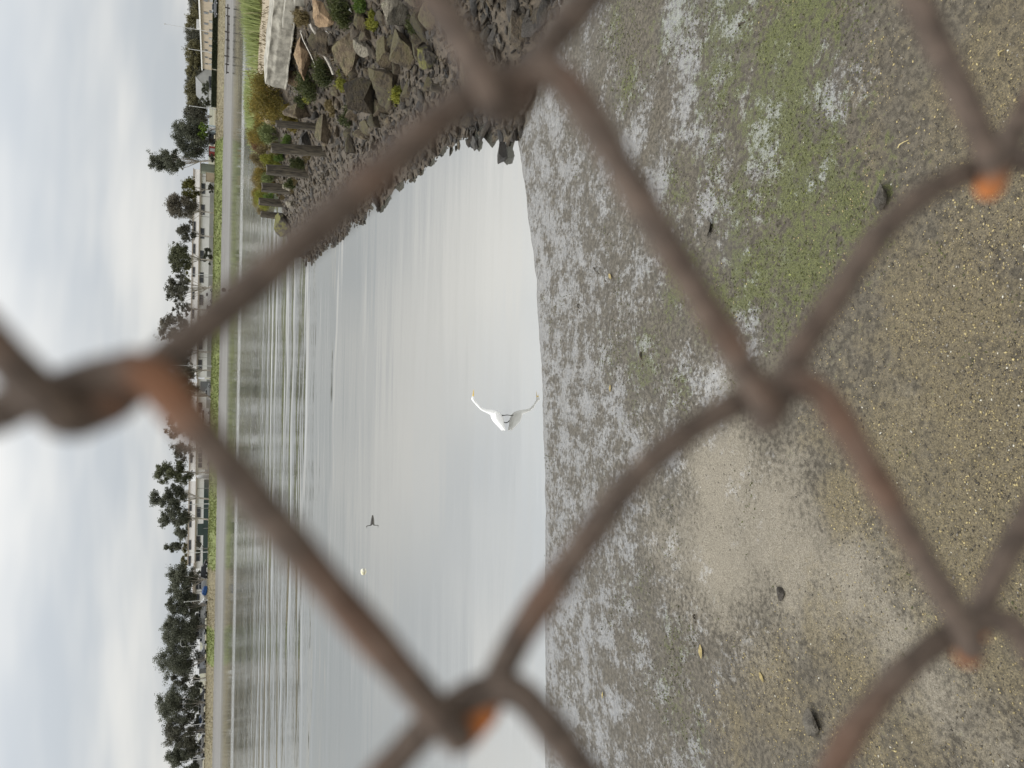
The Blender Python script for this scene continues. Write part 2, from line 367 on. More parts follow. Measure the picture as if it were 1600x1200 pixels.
M['rock_pale'] = rock_mat('pale_rock', (0.17, 0.15, 0.115), (0.36, 0.32, 0.25), mossamt=0.2)
M['rock_moss'] = rock_mat('mossy_rock', (0.046, 0.033, 0.019), (0.155, 0.115, 0.066), moss=(0.095, 0.082, 0.028), mossamt=0.45)
M['rock_lime'] = rock_mat('lichen_rock', (0.06, 0.05, 0.04), (0.13, 0.11, 0.08), moss=(0.20, 0.19, 0.035), mossamt=0.5)
M['rock_wet'] = rock_mat('wet_rock', (0.025, 0.022, 0.018), (0.075, 0.066, 0.055), mossamt=0.0, rough=0.5)
M['rubble'] = rock_mat('rubble_stone', (0.044, 0.031, 0.018), (0.175, 0.130, 0.080), mossamt=0.08, scale=6, rough=0.65)
M['mudstone'] = rock_mat('mud_coated_stone', (0.15, 0.13, 0.10), (0.27, 0.24, 0.19), mossamt=0.0, scale=9)
M['rubble2'] = rock_mat('slate_stone', (0.055, 0.046, 0.036), (0.145, 0.124, 0.100), mossamt=0.0, scale=6, rough=0.55)

# ------------------------------------------------------------------ terrain functions
YS = np.array([4, 6.5, 8, 9.5, 10.6, 11.4, 13, 15.4, 20, 24.8, 32, 38, 42, 45, 49, 52, 56, 60])
XS = np.array([9.6, 8.0, 6.9, 5.6, 4.75, 4.1, 4.6, 5.0, 5.2, 5.3, 5.5, 5.85, 6.5, 7.2, 8.6, 10.3, 13.5, 17.0])
def toe(y): return np.interp(y, YS, XS)
PT = np.array([-6, -2, 0, 1.2, 2.5, 3.4, 4.2, 5.0, 6.0, 9.0, 15, 17, 20, 24])
PZ = np.array([-0.8, -0.35, 0, 0.32, 0.72, 1.15, 1.75, 2.15, 2.55, 2.72, 2.6, 1.8, -0.5, -0.9])
SY = np.array([4, 30, 38, 44, 49, 53, 57, 60]); SS = np.array([1, 1, 0.9, 0.8, 0.55, 0.12, -0.2, -0.3])
def spit_h(x, y):
    x = np.asarray(x, float); y = np.asarray(y, float)
    t = x - toe(y) + 0.9 * fbm(x * 0.6, y * 0.6, 3, 5)
    z = np.interp(t, PT, PZ); s = np.interp(y, SY, SS)
    z = np.where(z > 0, z * s, z)
    z = np.where(s < 0, -0.6, z)
    return z + (0.16 * fbm(x * 1.6, y * 1.6, 4, 9)) * sstep(-0.6, 0.6, t)
SHX = np.array([-40, -12, -4.83, -2, 0, 2, 3.97, 6, 12, 30]); SHY = np.array([9.0, 9.6, 9.98, 10.1, 10.25, 10.7, 11.4, 12, 12, 12])
def mud_h(x, y):
    x = np.asarray(x, float); y = np.asarray(y, float)
    sh = np.interp(x, SHX, SHY) + 0.12 * fbm(x * 1.3, x * 0 + 3, 3, 21) + 0.05 * fbm(x * 7, x * 0 + 9, 3, 22)
    d = sh - y
    z = np.where(d > 0, 0.046 * d, 0.06 * d)
    r = 0.022 * fbm(x * 2.2, y * 3.2, 4, 3) + 0.014 * fbm(x * 9, y * 11, 3, 14)
    return z + r * sstep(-0.1, 0.5, d) + 0.006 * sstep(-0.05, 0.05, d)
def ground_h(x, y): return np.maximum(mud_h(x, y), spit_h(x, y))
def hit(x, y, hf=None):
    """first point where the view ray of photo pixel (x, y) meets the near ground"""
    hf = hf or ground_h
    d = ray(x, y); ts = np.linspace(2.5, 70, 6000); P = CAM + ts[:, None] * d
    k = np.argmax(P[:, 2] < np.maximum(hf(P[:, 0], P[:, 1]), -0.02))
    return P[k] if k > 0 else on_z(x, y, 0)
def pxm(p): return float(np.dot(np.asarray(p) - CAM, fw)) / F       # metres per photo pixel at p

def grid(x0, x1, y0, y1, step):
    nx = int((x1 - x0) / step) + 1; ny = int((y1 - y0) / step) + 1
    X, Y = np.meshgrid(np.linspace(x0, x1, nx), np.linspace(y0, y1, ny))
    i = np.arange(nx * ny).reshape(ny, nx)
    Fq = np.stack([i[:-1, :-1], i[:-1, 1:], i[1:, 1:], i[1:, :-1]], -1).reshape(-1, 4)
    return X.ravel(), Y.ravel(), Fq

# near mudflat
def blobs(lst, X, Y):
    s = np.zeros_like(X)
    for x, y, r, wgt in lst:
        p = on_z(x, y, 0.2); s = np.maximum(s, wgt * np.exp(-(((X - p[0])**2 + (Y - p[1])**2) / (r * r))))
    return s
ALG = [(1250,60,.8,1),(1150,40,.7,.9),(1060,30,.6,.8),(1230,180,.8,1),(1270,280,.65,1),(1260,400,.6,1),(1330,330,.55,.95),(1180,430,.6,.9),(1230,480,.4,.8),
       (1130,470,.5,.85),(1060,440,.5,.8),(1050,300,.5,.6),(1120,250,.5,.6),(1000,560,.55,.7),(980,130,.45,.7),(1060,600,.35,.6),(1050,1010,.4,.55),(1040,1080,.45,.55),
       (1080,1150,.5,.5),(1170,320,.6,.75),(960,30,.5,.6),(940,560,.5,.45),(980,930,.5,.4),(1120,130,.6,.8),(1350,200,.35,.5)]
SILT = [(1130,760,.8,1),(1200,820,.7,1),(1120,860,.9,1),(1250,880,.7,.9),(1330,900,.55,.85),(1060,870,.6,.7),(1420,1000,.5,.75),(1490,1080,.45,.7),(1120,700,.5,.8),
        (1020,820,.6,.6),(1250,720,.35,.6),(1130,600,.5,.6),(1180,1010,.5,.5),(1380,950,.4,.7),(1560,1150,.4,.55),(1440,620,.3,.3),(1000,720,.5,.5),(1090,950,.5,.5)]
SAND = [(1400,700,.6,.9),(1500,500,.8,.9),(1560,650,.8,1),(1560,850,.8,1),(1330,650,.5,.7),(1340,790,.35,1),(1450,800,.5,.85),(1300,980,.5,.7),(1380,1130,.7,.8),(1580,130,.6,.8),
        (1560,350,.6,.8),(1220,1100,.6,.7),(1150,1150,.5,.6),(1480,180,.4,.45),(1590,1000,.5,.8),(1480,950,.4,.6),(1430,420,.5,.65)]
WET = [(985,200,.35,.85),(1020,290,.3,.8),(870,495,.5,.8),(1000,450,.5,.75),(930,470,.5,.6),(1110,590,.5,.75),(1040,700,.5,.65),(1110,40,.6,.6),(1060,70,.5,.65),(1270,270,.3,.45),
       (1080,150,.5,.6),(1130,330,.5,.45),(960,650,.7,.6),(900,800,.8,.65),(900,1000,.9,.7),(930,1130,.9,.7),(880,350,.8,.65),(860,250,.7,.75),(1000,880,.5,.45),(1330,80,.4,.42),
       (920,50,.7,.6),(1190,160,.5,.4),(1180,520,.4,.5),(1060,1180,.6,.5),(900,620,.8,.6)]
X, Y, Fq = grid(-9, 11, 1.2, 13.2, 0.026)
Z = mud_h(X, Y)
sh = np.interp(X, SHX, SHY)
wxo, wyo = 1.5 * fbm(X * 0.9, Y * 1.3, 4, 41), 1.0 * fbm(X * 0.9, Y * 1.3, 4, 42)
wb = np.minimum(blobs(WET, X + wxo, Y + wyo), 0.62) + 0.5 * fbm(X * 1.1, Y * 2.6, 4, 43) * sstep(4.6, 6.2, Y)
edge = 0.66 * np.exp(-((sh - Y) / 3.2)**2) * (Y < sh + .3)
wetv = np.maximum(wb, edge + 0.45 * fbm(X * 0.8, Y * 2.0, 4, 47) * (edge > 0.05)) + 0.25 * np.exp(-((sh - Y) / 0.12)**2)
sandv = np.maximum(blobs(SAND, X, Y), 0.35 * sstep(5.4, 4.0, Y))
mf = link('mudflat', mesh_np('mudflat', np.stack([X, Y, Z], 1), Fq, {'algae': blobs(ALG, X, Y), 'silt': blobs(SILT, X, Y), 'sand': sandv, 'wet': wetv}, True), M['mud'])
tag(mf, 'wet brown tidal mud with green algae and grey silt in front of the water', kind='structure')

# embankment spit on the right
X, Y, Fq = grid(2.2, 30, 4.2, 59.5, 0.13)
Z = spit_h(X, Y)
under = mud_h(X, Y)
Z = np.where((Z < under + 0.01) & (Y < 12.5), under - 0.06, Z)
tt = X - toe(Y)
em = link('embankment', mesh_np('embankment', np.stack([X, Y, Z], 1), Fq, {'top': sstep(1.7, 2.4, Z) * sstep(4.5, 6, tt)}, True), M['spit'])
tag(em, 'stony embankment running out into the water on the right', kind='structure')

# water, channel bed, far bank, land
def sheet(name, x0, x1, y0, y1, z, mat, label, div=1):
    xs = np.linspace(x0, x1, div + 1); ys = np.linspace(y0, y1, div + 1); Xg, Yg = np.meshgrid(xs, ys)
    i = np.arange((div+1)**2).reshape(div+1, div+1)
    q = np.stack([i[:-1,:-1], i[:-1,1:], i[1:,1:], i[1:,:-1]], -1).reshape(-1, 4)
    o = link(name, mesh_np(name, np.stack([Xg.ravel(), Yg.ravel(), np.full(Xg.size, z)], 1), q), mat)
    return tag(o, label, kind='structure')
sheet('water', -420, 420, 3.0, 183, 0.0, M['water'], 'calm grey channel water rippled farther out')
sheet('channel_bed', -420, 420, -60, 186, -1.6, M['bed'], 'muddy bed of the channel')
BY0 = 181.0
xs = np.arange(-420, 421, 1.2)
prof = [(-6, -.5), (0, 0.0), (6, .2), (14, .45), (21, .68), (26.5, 1.08), (27.2, 1.3), (28.4, 1.85), (29.8, 2.4), (31.4, 2.8), (34, 2.9), (41, 2.94), (80, 3.0)]
BPROF = list(prof); pv = []; gv = []; mv = []
for dy, z in prof:
    wob = 0.9 * fbm(xs * 0.08, xs * 0 + dy * .05, 3, 31) * (dy > 25) * (dy < 33)
    zz = z + 0.22 * fbm(xs * 0.5, xs * 0 + dy * 2, 3, 33) * (0 < dy < 33) * (1 if dy > 26 else 0.35)
    pv.append(np.stack([xs, np.full_like(xs, BY0 + dy) + wob, zz], 1))
    green = np.maximum(sstep(-50, -46, xs) * sstep(63, 59, xs), sstep(-74, -71, xs) * sstep(-62, -65, xs)) * 0.65 + 0.24
    gv.append(green if dy < 33 else green * 0.5); mv.append(np.full_like(xs, 1.0 if dy <= 26.5 else 0.0))
V = np.concatenate(pv); nx = len(xs); i = np.arange(len(V)).reshape(len(prof), nx)
q = np.stack([i[:-1,:-1], i[:-1,1:], i[1:,1:], i[1:,:-1]], -1).reshape(-1, 4)
tag(link('far_bank', mesh_np('far_bank', V, q, {'grass': np.concatenate(gv), 'mud': np.concatenate(mv)}, True), M['bank']),
    'far bank with pale mud below a strip of green grass', kind='structure')
sheet('ground', -3500, 3500, BY0 + 79, 4500, 2.99, M['land'], 'flat land behind the far bank')
tag(MB().box((-40, -14, -1.5), (40, 0.62, 3.02)).build('quay', M['quay'], bevel=0.03), 'concrete quay top where the photographer stands', kind='structure')

# ------------------------------------------------------------------ chain-link fence right in front of the lens
FD = 0.078                                  # the lens is held 8 cm from the mesh
HP, CW = 0.985 * FD, 0.4345 * FD            # diamond height, knot column spacing
KX, KZ = -0.0004, CAM[2] + 0.128 * FD + 0.0017
fence = tag(empty('chain_link_fence', (0, FD, 3.02)), 'rusty brown chain link fence close to the lens, out of focus', 'fence')
def wire_mesh(spots, zbase, taut=()):
    npit, nseg, R = 27, 8, 0.00185
    h, c_ = HP, CW
    # one turn: sharp left-hand tip, straight run behind to the right, slow curve into the right-hand bend, straight run back in front
    key = np.array([(-.0034, .0000, .0004), (-.0020, -.0030, .0020), (.0060, -.0076, .0023), (.0150, -.0148, .0022), (.0222, -.0208, .0021), (.0276, -.0276, .0021), (.0312, -.0342, .0021), (.0334, -.0396, .0019), (c_ + .0009, -.0435, .0008),
                    (c_ + .0006, -.0462, -.0012), (c_ - .0034, -.0496, -.0022), (c_ - .0115, -.0559, -.0023), (.0110, -.0650, -.0022), (.0035, -.0710, -.0021), (-.0018, -h + .0016, -.0014)])
    tk = key.copy(); tk[2:8, :2] = [(.0060, -.0115), (.0145, -.0200), (.0215, -.0268), (.0270, -.0322), (.0308, -.0362), (.0333, -.0400)]     # a turn pulled taut
    K = len(key); allk = np.concatenate([(tk if q_ in taut else key) + np.array([0, -h * q_, 0]) for q_ in range(npit + 1)])
    pp = []
    for i_ in range(1, npit * K):
        p0, p1, p2, p3 = allk[i_ - 1], allk[i_], allk[i_ + 1], allk[i_ + 2]
        for f_ in (0, .33, .67): pp.append(.5 * ((2 * p1) + (p2 - p0) * f_ + (2 * p0 - 5 * p1 + 4 * p2 - p3) * f_ * f_ + (3 * p1 - p0 - 3 * p2 + p3) * f_**3))
    pp = np.array(pp); P = np.stack([pp[:, 0] - c_ / 2, pp[:, 2], pp[:, 1]], 1); pz_ = pp[:, 1]; th = np.arange(len(pp)) * .5
    T = np.gradient(P, axis=0); T /= np.linalg.norm(T, axis=1)[:, None]
    A = np.cross(T, np.array([0, 1.0, 0])); A /= np.linalg.norm(A, axis=1)[:, None]; B = np.cross(T, A)
    rr = R * (1 + 0.05 * np.sin(th * 3.3) + 0.04 * np.sin(th * 7.1))
    ang = np.arange(nseg) * 2 * math.pi / nseg
    V = (P[:, None, :] + rr[:, None, None] * (np.cos(ang)[None, :, None] * A[:, None, :] + np.sin(ang)[None, :, None] * B[:, None, :])).reshape(-1, 3)
    n = len(th); i = np.arange(n * nseg).reshape(n, nseg); j = np.roll(i, -1, 1)
    q = np.stack([i[:-1], j[:-1], j[1:], i[1:]], -1).reshape(-1, 4)
    # bare orange rust: (height of the spot, half length, strength)
    zw = pz_ + zbase; tip = np.zeros(n)
    for zc_, hl, st_ in spots: tip = np.maximum(tip, st_ * np.clip(1.25 - np.abs(zw - zc_) / hl, 0, 1))
    return mesh_np('wire', V, q, {'tip': np.repeat(tip, nseg)}, True)
NW = 44
rw = np.random.default_rng(5); shared = {}
for c in range(-NW, NW):
    # strand between knot columns c and c+1; neighbours are half a pitch apart
    xc = KX + (c + 0.5) * CW
    z0 = KZ + math.floor((5.32 - KZ) / HP) * HP
    # at knot A (column 0) the strand right of it is at its leftmost bend
    ztop = z0 + HP * (1.0 if c % 2 == 0 else 0.5) - 0.04 * xc
    if c in (-1, 0, 1):
        lb = [KZ - 0.04 * xc - HP * (0.5 if c % 2 else 0) - k * HP for k in range(3)]     # left-hand bends in view
        spots = {-1: [(KZ - 0.0085, 0.0055, 0.42), (lb[0] - 0.002, 0.0034, 0.65), (lb[1] - 0.0015, 0.0032, 0.85)], 0: [(lb[0] - 0.003, 0.004, 0.35), (lb[1] + 0.012, 0.014, 0.27)],
                 1: [(lb[1] - 0.001, 0.0033, 0.8), (lb[0] + 0.012, 0.012, 0.25)]}[c]
        me = wire_mesh(spots, ztop, {round((ztop - KZ) / HP)} if c == 0 else ())
    else:
        key = c % 4
        if key not in shared: shared[key] = wire_mesh([(5.3 - HP * k - rw.uniform(0, HP), 0.006, rw.uniform(0, 0.9)) for k in range(0, 27, 2)], 5.35, set(rw.integers(0, 27, 12).tolist()))
        me = shared[key]
    o = link('wire', me, M['rust'], fence)
    o.location = (xc, 0, ztop - 3.02)
MT = simple('galvanised_tube', (0.16, 0.12, 0.10), (0.30, 0.27, 0.25), 9, 0.6, 0.2, 0.002)
MB().tube([(-1.75, 0, 2.42), (1.75, 0, 2.28)], 0.021, 12).build('top_rail', MT, fence, True)
for x in (-1.62, 1.62):
    MB().tube([(x, 0.03, 0.0), (x, 0.03, 2.5 - 0.04 * x)], 0.03, 12).build('post', MT, fence, True)

# ------------------------------------------------------------------ rocks
def ico(sub):
    bm = bmesh.new(); bmesh.ops.create_icosphere(bm, subdivisions=sub, radius=1)
    V = np.array([v.co[:] for v in bm.verts]); Fc = np.array([[v.index for v in f.verts] for f in bm.faces]); bm.free(); return V, Fc
ICO = {k: ico(k) for k in (1, 2, 3, 4, 5)}
def rock_shape(sub, r, planes=9, cut=(0.5, 0.85), rough=0.05):
    V, Fc = ICO[sub]; V = V.copy()
    for _ in range(planes):
        n = r.normal(size=3); n /= np.linalg.norm(n); d = r.uniform(*cut)
        s = V @ n - d; V -= np.clip(s, 0, None)[:, None] * n
    if rough:
        o = r.uniform(0, 50, 3)
        V *= 1 + rough * 2 * (fbm(V[:, 0] * 2.3 + o[0] + V[:, 2] * 1.7, V[:, 1] * 2.3 + o[1] - V[:, 2], 5))[:, None]
    if rough and sub >= 4:
        for fq, am in ((5.0, 0.5), (13.0, 0.22)):
            V *= 1 + rough * am * (fbm(V[:, 0] * fq + o[1] + V[:, 2] * fq * .7, V[:, 1] * fq + o[0] - V[:, 2] * fq * .6, 3))[:, None] * 2
    V /= np.abs(V).max(0)                       # fill the unit box
    return V, Fc
def rot(r, tilt=0.35):
    a = r.uniform(0, 6.28); b, c = r.normal(0, tilt, 2)
    return np.array(Matrix.Rotation(a, 3, 'Z') @ Matrix.Rotation(b, 3, 'X') @ Matrix.Rotation(c, 3, 'Y'))

BPOS = []
def boulder(x0, x1, y0, y1, mat, label, deep=0.9, sink=0.3, flat=1.0, seed=0, name='boulder'):
    """photo box V x0..x1, y y0..y1 of the visible rock; rests on the slope at the foot of the box"""
    r = np.random.default_rng(seed + 100)
    base = hit(x1 - 0.12 * (x1 - x0), (y0 + y1) / 2); s = pxm(base)
    wd = (y1 - y0) * s / 2; ht = (x1 - x0) * s / 2 * 1.02 * flat
    V, Fc = rock_shape(5, r, 15, (0.34, 0.8), 0.10)
    dp = (wd + ht) / 2 * deep
    V = V * np.array([wd, dp, ht])
    c = base + np.array([0, dp * 0.55, ht * (1 - sink)])
    V[:, 2] -= ht * (sink - 1); cz = c[2] - ht * (1 - sink)
    me = mesh_np(name, V, Fc, None, True); me.set_sharp_from_angle(angle=RAD(24))
    o = link(name, me, M[mat], None, (c[0], c[1], cz)); BPOS.append((c[0], c[1], label))
    return tag(o, label, 'rock', 'boulders on the embankment slope')
BOULD = [
 (452,491,47,118,'rock_tan','orange tan boulder tucked under the concrete slab'),
 (486,523,44,98,'rock_grey','grey block with a pale plank leaning across its upper edge'),
 (519,574,48,118,'rock_grey','large grey brown boulder between the driftwood and the pale striped rock'),
 (551,583,54,95,'rock_pale','small pale grey striped rock beside the olive block'),
 (580,624,48,103,'rock_moss','square olive block with a flat mossy face'),
 (573,626,98,143,'rock_moss','tilted olive rock wedge below the square olive block'),
 (534,598,110,178,'rock_moss','largest dark brown boulder with a mossy lower face'),
 (482,522,-6,37,'rock_tan','brown boulder at the picture edge below the concrete steps'),
 (592,650,-8,42,'rock_pale','pale tan craggy boulder beside the upper fence wire'),
 (552,583,18,50,'rock_moss','small dark rock under the white feather'),
 (606,650,38,104,'rock_moss','dark mossy rock sheltering behind the upper fence wire'),
 (650,684,58,114,'rock_lime','low rock with a bright yellow lichen spot'),
 (441,488,161,189,'rock_grey','rugged grey brown boulder just right of the nearest timber pile'),
 (487,520,178,226,'rock_grey','long brown rock lying at the foot of the nearest timber pile'),
 (457,490,206,235,'rock_wet','dark rock wedged between the first and second timber piles'),
 (429,455,328,368,'rock_lime','yellow lichen covered boulder at the tip of the embankment'),
 (434,458,284,300,'rock_pale','pale rock between the third and fourth timber piles'),
 (446,462,310,324,'rock_pale','pale rounded rock near the fifth timber pile'),
 (442,470,110,138,'rock_tan','pinkish rock in the hollow below the slab end'),
 (772,796,221,262,'rock_wet','dark wet rock standing in the water at the mud edge'),
 (735,751,211,236,'rock_wet','small dark rock poking out of the water by the stones'),
 (795,823,2,86,'rubble','long flat mud coloured slab at the foot of the stones'),
 (690,716,20,52,'rubble','flat brown stone between the two upper fence wires'),
 (730,760,40,72,'rubble','rounded muddy stone above the long flat slab'),
]
for k, (a, b, c, d, mt, lb) in enumerate(BOULD):
    boulder(a, b, c, d, mt, lb, seed=k, sink=0.35 if 'slab at' not in lb else 0.5)
# stones on the mud
def mudstone(x0, x1, y0, y1, mat, label, seed, flat=0.8):
    o = boulder(x0, x1, y0, y1, mat, label, 0.9, 0.3, flat, seed, 'stone'); o['group'] = 'stones lying on the mud'
mudstone(1364, 1394, 285, 331, 'mudstone', 'dark stone casting a shadow at the edge of the green algae', 51)
mudstone(1083, 1116, 345, 372, 'mudstone', 'flat brown stone in grey mud left of the algae', 52, 0.5)
mudstone(1468, 1480, 905, 925, 'rubble2', 'pale grey pebble beside the lower fence knot', 53)
mudstone(1207, 1228, 915, 942, 'rubble2', 'flat grey pebble on pale silt', 54, 0.4)
mudstone(1250, 1285, 1110, 1165, 'mudstone', 'dark lump of mud at the lower left of the shore', 55, 0.5)

# rubble: the largest pieces one by one, the small ones as one mass
shapes = []
for k in range(12):
    r = np.random.default_rng(300 + k); V, Fc = rock_shape(3, r, 11, (0.3, 0.75), 0.07)
    shapes.append((V, Fc))
meshes = {}
def rubble_obj(k, mat):
    key = (k, mat)
    if key not in meshes:
        V, Fc = shapes[k]; me = mesh_np('rubble_stone', V, Fc); me.materials.append(M[mat]); meshes[key] = me
    return meshes[key]
r = np.random.default_rng(77); placed = 0; used = set(); tries = 0
while placed < 285:
    big = placed < 40
    y = r.uniform(11.5, 24) if big else 9.2 + 30 * r.random()**1.6; t = r.uniform(1.2, 4.4) if big else r.uniform(-0.1, 3.7)
    x = toe(y) + t; z = float(spit_h(x, y))
    if z < -0.02 or z > (2.3 if big else 1.9): continue
    s = r.uniform(0.2, 0.42) if big else r.uniform(0.09, 0.2) * (1 + 0.5 * (r.random() < 0.15))
    lbl = 'angular grey brown rubble stone on the bank slope'; mossy = r.random() < 0.5
    if big:
        bx_, by_, bl = min(BPOS[:14], key=lambda q_: (q_[0] - x)**2 + (q_[1] - y)**2)
        side = ('left of' if x < bx_ else 'right of') if abs(x - bx_) > abs(y - by_) else ('in front of' if y < by_ else 'behind')
        lbl = ('mossy olive' if mossy else 'grey brown') + ' stone ' + side + ' the ' + ' '.join(bl.split()[:8])
        if lbl in used: lbl = None
        if lbl is None: 
            tries += 1
            if tries < 400: continue
            placed = 40; continue
        used.add(lbl)
    o = bpy.data.objects.new('rubble_stone', rubble_obj(int(r.integers(12)), ('rock_moss' if mossy else 'rock_grey') if big else 'rubble' if r.random() < 0.7 else 'rubble2')); C.objects.link(o)
    R_ = Matrix(rot(r, 0.3).tolist()).to_4x4()
    o.matrix_world = Matrix.Translation((x, y, z + 0.02)) @ R_ @ Matrix.Diagonal((s, s * r.uniform(0.55, 0.95), s * (r.uniform(0.5, 0.8) if big else r.uniform(0.25, 0.5)), 1))
    tag(o, lbl, 'stone', 'mid sized stones among the boulders' if big else 'rubble stones on the bank slope'); placed += 1
def rubble_mass(n, seed, smin, smax, ymin, ymax, tmin, tmax, name, label, mat, zmax=2.35):
    r = np.random.default_rng(seed)
    base = [rock_shape(1, np.random.default_rng(500 + k), 7, (0.3, 0.8), 0.0) for k in range(14)]
    Vs, Fs, o, va = [], [], 0, []
    y = ymin + (ymax - ymin) * r.random(n)**1.7; t = r.uniform(tmin, tmax, n); x = toe(y) + t; z = spit_h(x, y)
    z = np.where(y < 12.3, np.maximum(z, mud_h(x, y)), z)
    for k in range(n):
        if z[k] < -0.05 or z[k] > zmax: continue
        V, Fc = base[k % 14]; s = smin + (smax - smin) * r.random()**2.2; s *= 1 + 1.6 * r.random()**9; va.append(np.full(len(V), r.uniform(-.5, .75) - (.4 if z[k] < .3 else .15 if z[k] < .55 else 0)))
        Vt = (V * np.array([s, s * r.uniform(.45, .95), s * r.uniform(.14, .5)])) @ rot(r, 0.35).T + np.array([x[k], y[k], z[k] + s * 0.1])
        Vs.append(Vt); Fs.append(Fc + o); o += len(V)
    me = mesh_np(name, np.concatenate(Vs), np.concatenate(Fs), {'v': np.concatenate(va)})
    return tag(link(name, me, M[mat]), label, kind='stuff')
rubble_mass(9500, 1, 0.025, 0.14, 8.8, 49, -0.25, 5.0, 'rubble', 'small broken stones covering the bank slope', 'rubble')
rubble_mass(2600, 2, 0.025, 0.12, 8.8, 49, -0.2, 4.6, 'slate_rubble', 'small grey slate chips among the bank stones', 'rubble2')

# ------------------------------------------------------------------ timber piles
PILES = [(430,490,191,203,'first timber pile, standing nearest beside the ochre bush'), (423,488,226,243,'second timber pile, thick and dark, left of the first'),
         (415,478,260,278,'third timber pile along the bank edge'), (408,460,288,304,'fourth timber pile along the bank edge'),
         (404,440,311,324,'fifth timber pile, slim and dark'), (407,432,332,343,'farthest timber pile at the tip of the bank')]
for k, (vt, vb, ya, yb, lb) in enumerate(PILES):
    dist = (26.4, 27.6, 31.9, 38.0, 45.5, 49.0)[k]
    p = at(vb, (ya + yb) / 2, dist); q = at(vt, (ya + yb) / 2 - 3, dist); s = pxm(p); rad = (yb - ya) * s / 2 * 0.92
    zb = min(float(spit_h(p[0], p[1])) - 0.3, p[2] - 0.2)
    lean = q[0] - p[0]
    h = q[2] - zb
    rr = np.random.default_rng(k)
    prof = []
    nseg, nr = 16, 12
    vs = []; fs = []
    ph = rr.uniform(0, 6, 3)
    for i in range(nr):
        f = i / (nr - 1)
        for a in range(nseg):
            an = a / nseg * 2 * math.pi
            rd = rad * (1.06 - 0.12 * f) * (1 + 0.05 * math.sin(an * 5 + ph[0]) + 0.04 * math.sin(an * 9 + ph[1] + f * 2))
            zz = h * f - (0.05 * (0.5 + 0.5 * math.sin(an * 2 + ph[2])) if i == nr - 1 else 0)
            vs.append((rd * math.cos(an) + lean * f * h / max(0.3, q[2] - p[2]) * 0.6, rd * math.sin(an), zz))
    for i in range(nr - 1):
        for a in range(nseg):
            fs.append((i*nseg+a, i*nseg+(a+1) % nseg, (i+1)*nseg+(a+1) % nseg, (i+1)*nseg+a))
    fs.append(tuple((nr-1)*nseg + a for a in range(nseg)))
    o = MB().add(vs, fs).build('timber_pile', M['pile'], None, True, loc=(p[0], p[1], zb))
    tag(o, lb, 'pile', 'old timber piles along the bank edge')
p = hit(690, 140)
o = MB().tube([(0, 0, -0.2), (0.01, 0.0, 0.1), (0.02, 0.02, 0.22)], [0.1, 0.09, 0.08], 12).build('timber_stump', M['pile'], None, True, loc=tuple(p))
tag(o, 'short dark timber stump among the stones', 'stump')

# ------------------------------------------------------------------ concrete slab and blocks on top of the bank
A = at(447, 140, 26.0); B = at(474, -30, 22.2)
Atop = at(415, 140, 26.0); zt, zb = Atop[2], A[2]
d = np.array([B[0] - A[0], B[1] - A[1]]); ln = np.linalg.norm(d); d /= ln; nrm = np.array([-d[1], d[0]])
if nrm[1] < 0: nrm = -nrm
slab = tag(empty('concrete_slab', (A[0], A[1], zb)), 'broken concrete slab with board marked face jutting over the bank', 'slab')
rr = np.random.default_rng(4)
def slab_mesh():
    nxs, nys = 70, 26
    h = zt - zb; vs = []; fs = []
    for i in range(nxs):
        f = i / (nxs - 1) * (ln + 1.5)
        for j in range(nys):
            g = j / (nys - 1) * h
            rib = 0.022 * (math.sin(f * 2 * math.pi / 0.24) > 0.75)
            chip = 0.10 * float(sstep(0.62, 0.8, g / h)) * (0.4 + float(fbm(f * 3.5, g * 6, 3, 77)) * 1.6 + 0.4)
            off = 0.02 + rib * (g / h < 0.66) + max(0, chip) + 0.03 * float(fbm(f * 5, g * 9, 3, 12)) - (0.05 if g / h < 0.05 else 0)
            p = np.array([d[0] * f, d[1] * f]) + nrm * off
            vs.append((p[0], p[1], g + 0.02 * float(fbm(f * 2, 3.0, 3, 8)) * 2))
    i = np.arange(nxs * nys).reshape(nxs, nys)
    fs = [tuple(map(int, q)) for q in np.stack([i[:-1,:-1], i[1:,:-1], i[1:,1:], i[:-1,1:]], -1).reshape(-1, 4)]
    # top sheet running back from the face, back and end faces
    mb = MB().add(vs, fs)
    back = nrm * 1.15
    top = []
    for a in range(nxs):
        v = vs[a * nys + nys - 1]
        for wv in (0.0, 0.25, 0.6, 1.0):
            e = back * wv
            top.append((v[0] + e[0] * 1, v[1] + e[1], v[2] + 0.03 * (wv > 0) * (1 + float(fbm(a * 0.2, wv * 3, 2, 2)))))
    i = np.arange(nxs * 4).reshape(nxs, 4)
    mb.add(top, [tuple(map(int, q)) for q in np.stack([i[:-1,:-1], i[1:,:-1], i[1:,1:], i[:-1,1:]], -1).reshape(-1, 4)])
    e0 = vs[:nys]; pol = [(v[0], v[1], v[2]) for v in e0] + [(e0[-1][0] + back[0], e0[-1][1] + back[1], e0[-1][2] + 0.03), (e0[0][0] + back[0], e0[0][1] + back[1], e0[0][2])]
    mb.add(pol, [tuple(range(len(pol)))])
    b0 = vs[0]; b1 = vs[(nxs - 1) * nys]
    mb.add([b0, b1, (b1[0] + back[0], b1[1] + back[1], b1[2]), (b0[0] + back[0], b0[1] + back[1], b0[2])], [(0, 1, 2, 3)])
    return mb
slab_mesh().build('slab_body', M['concrete'], slab, True)
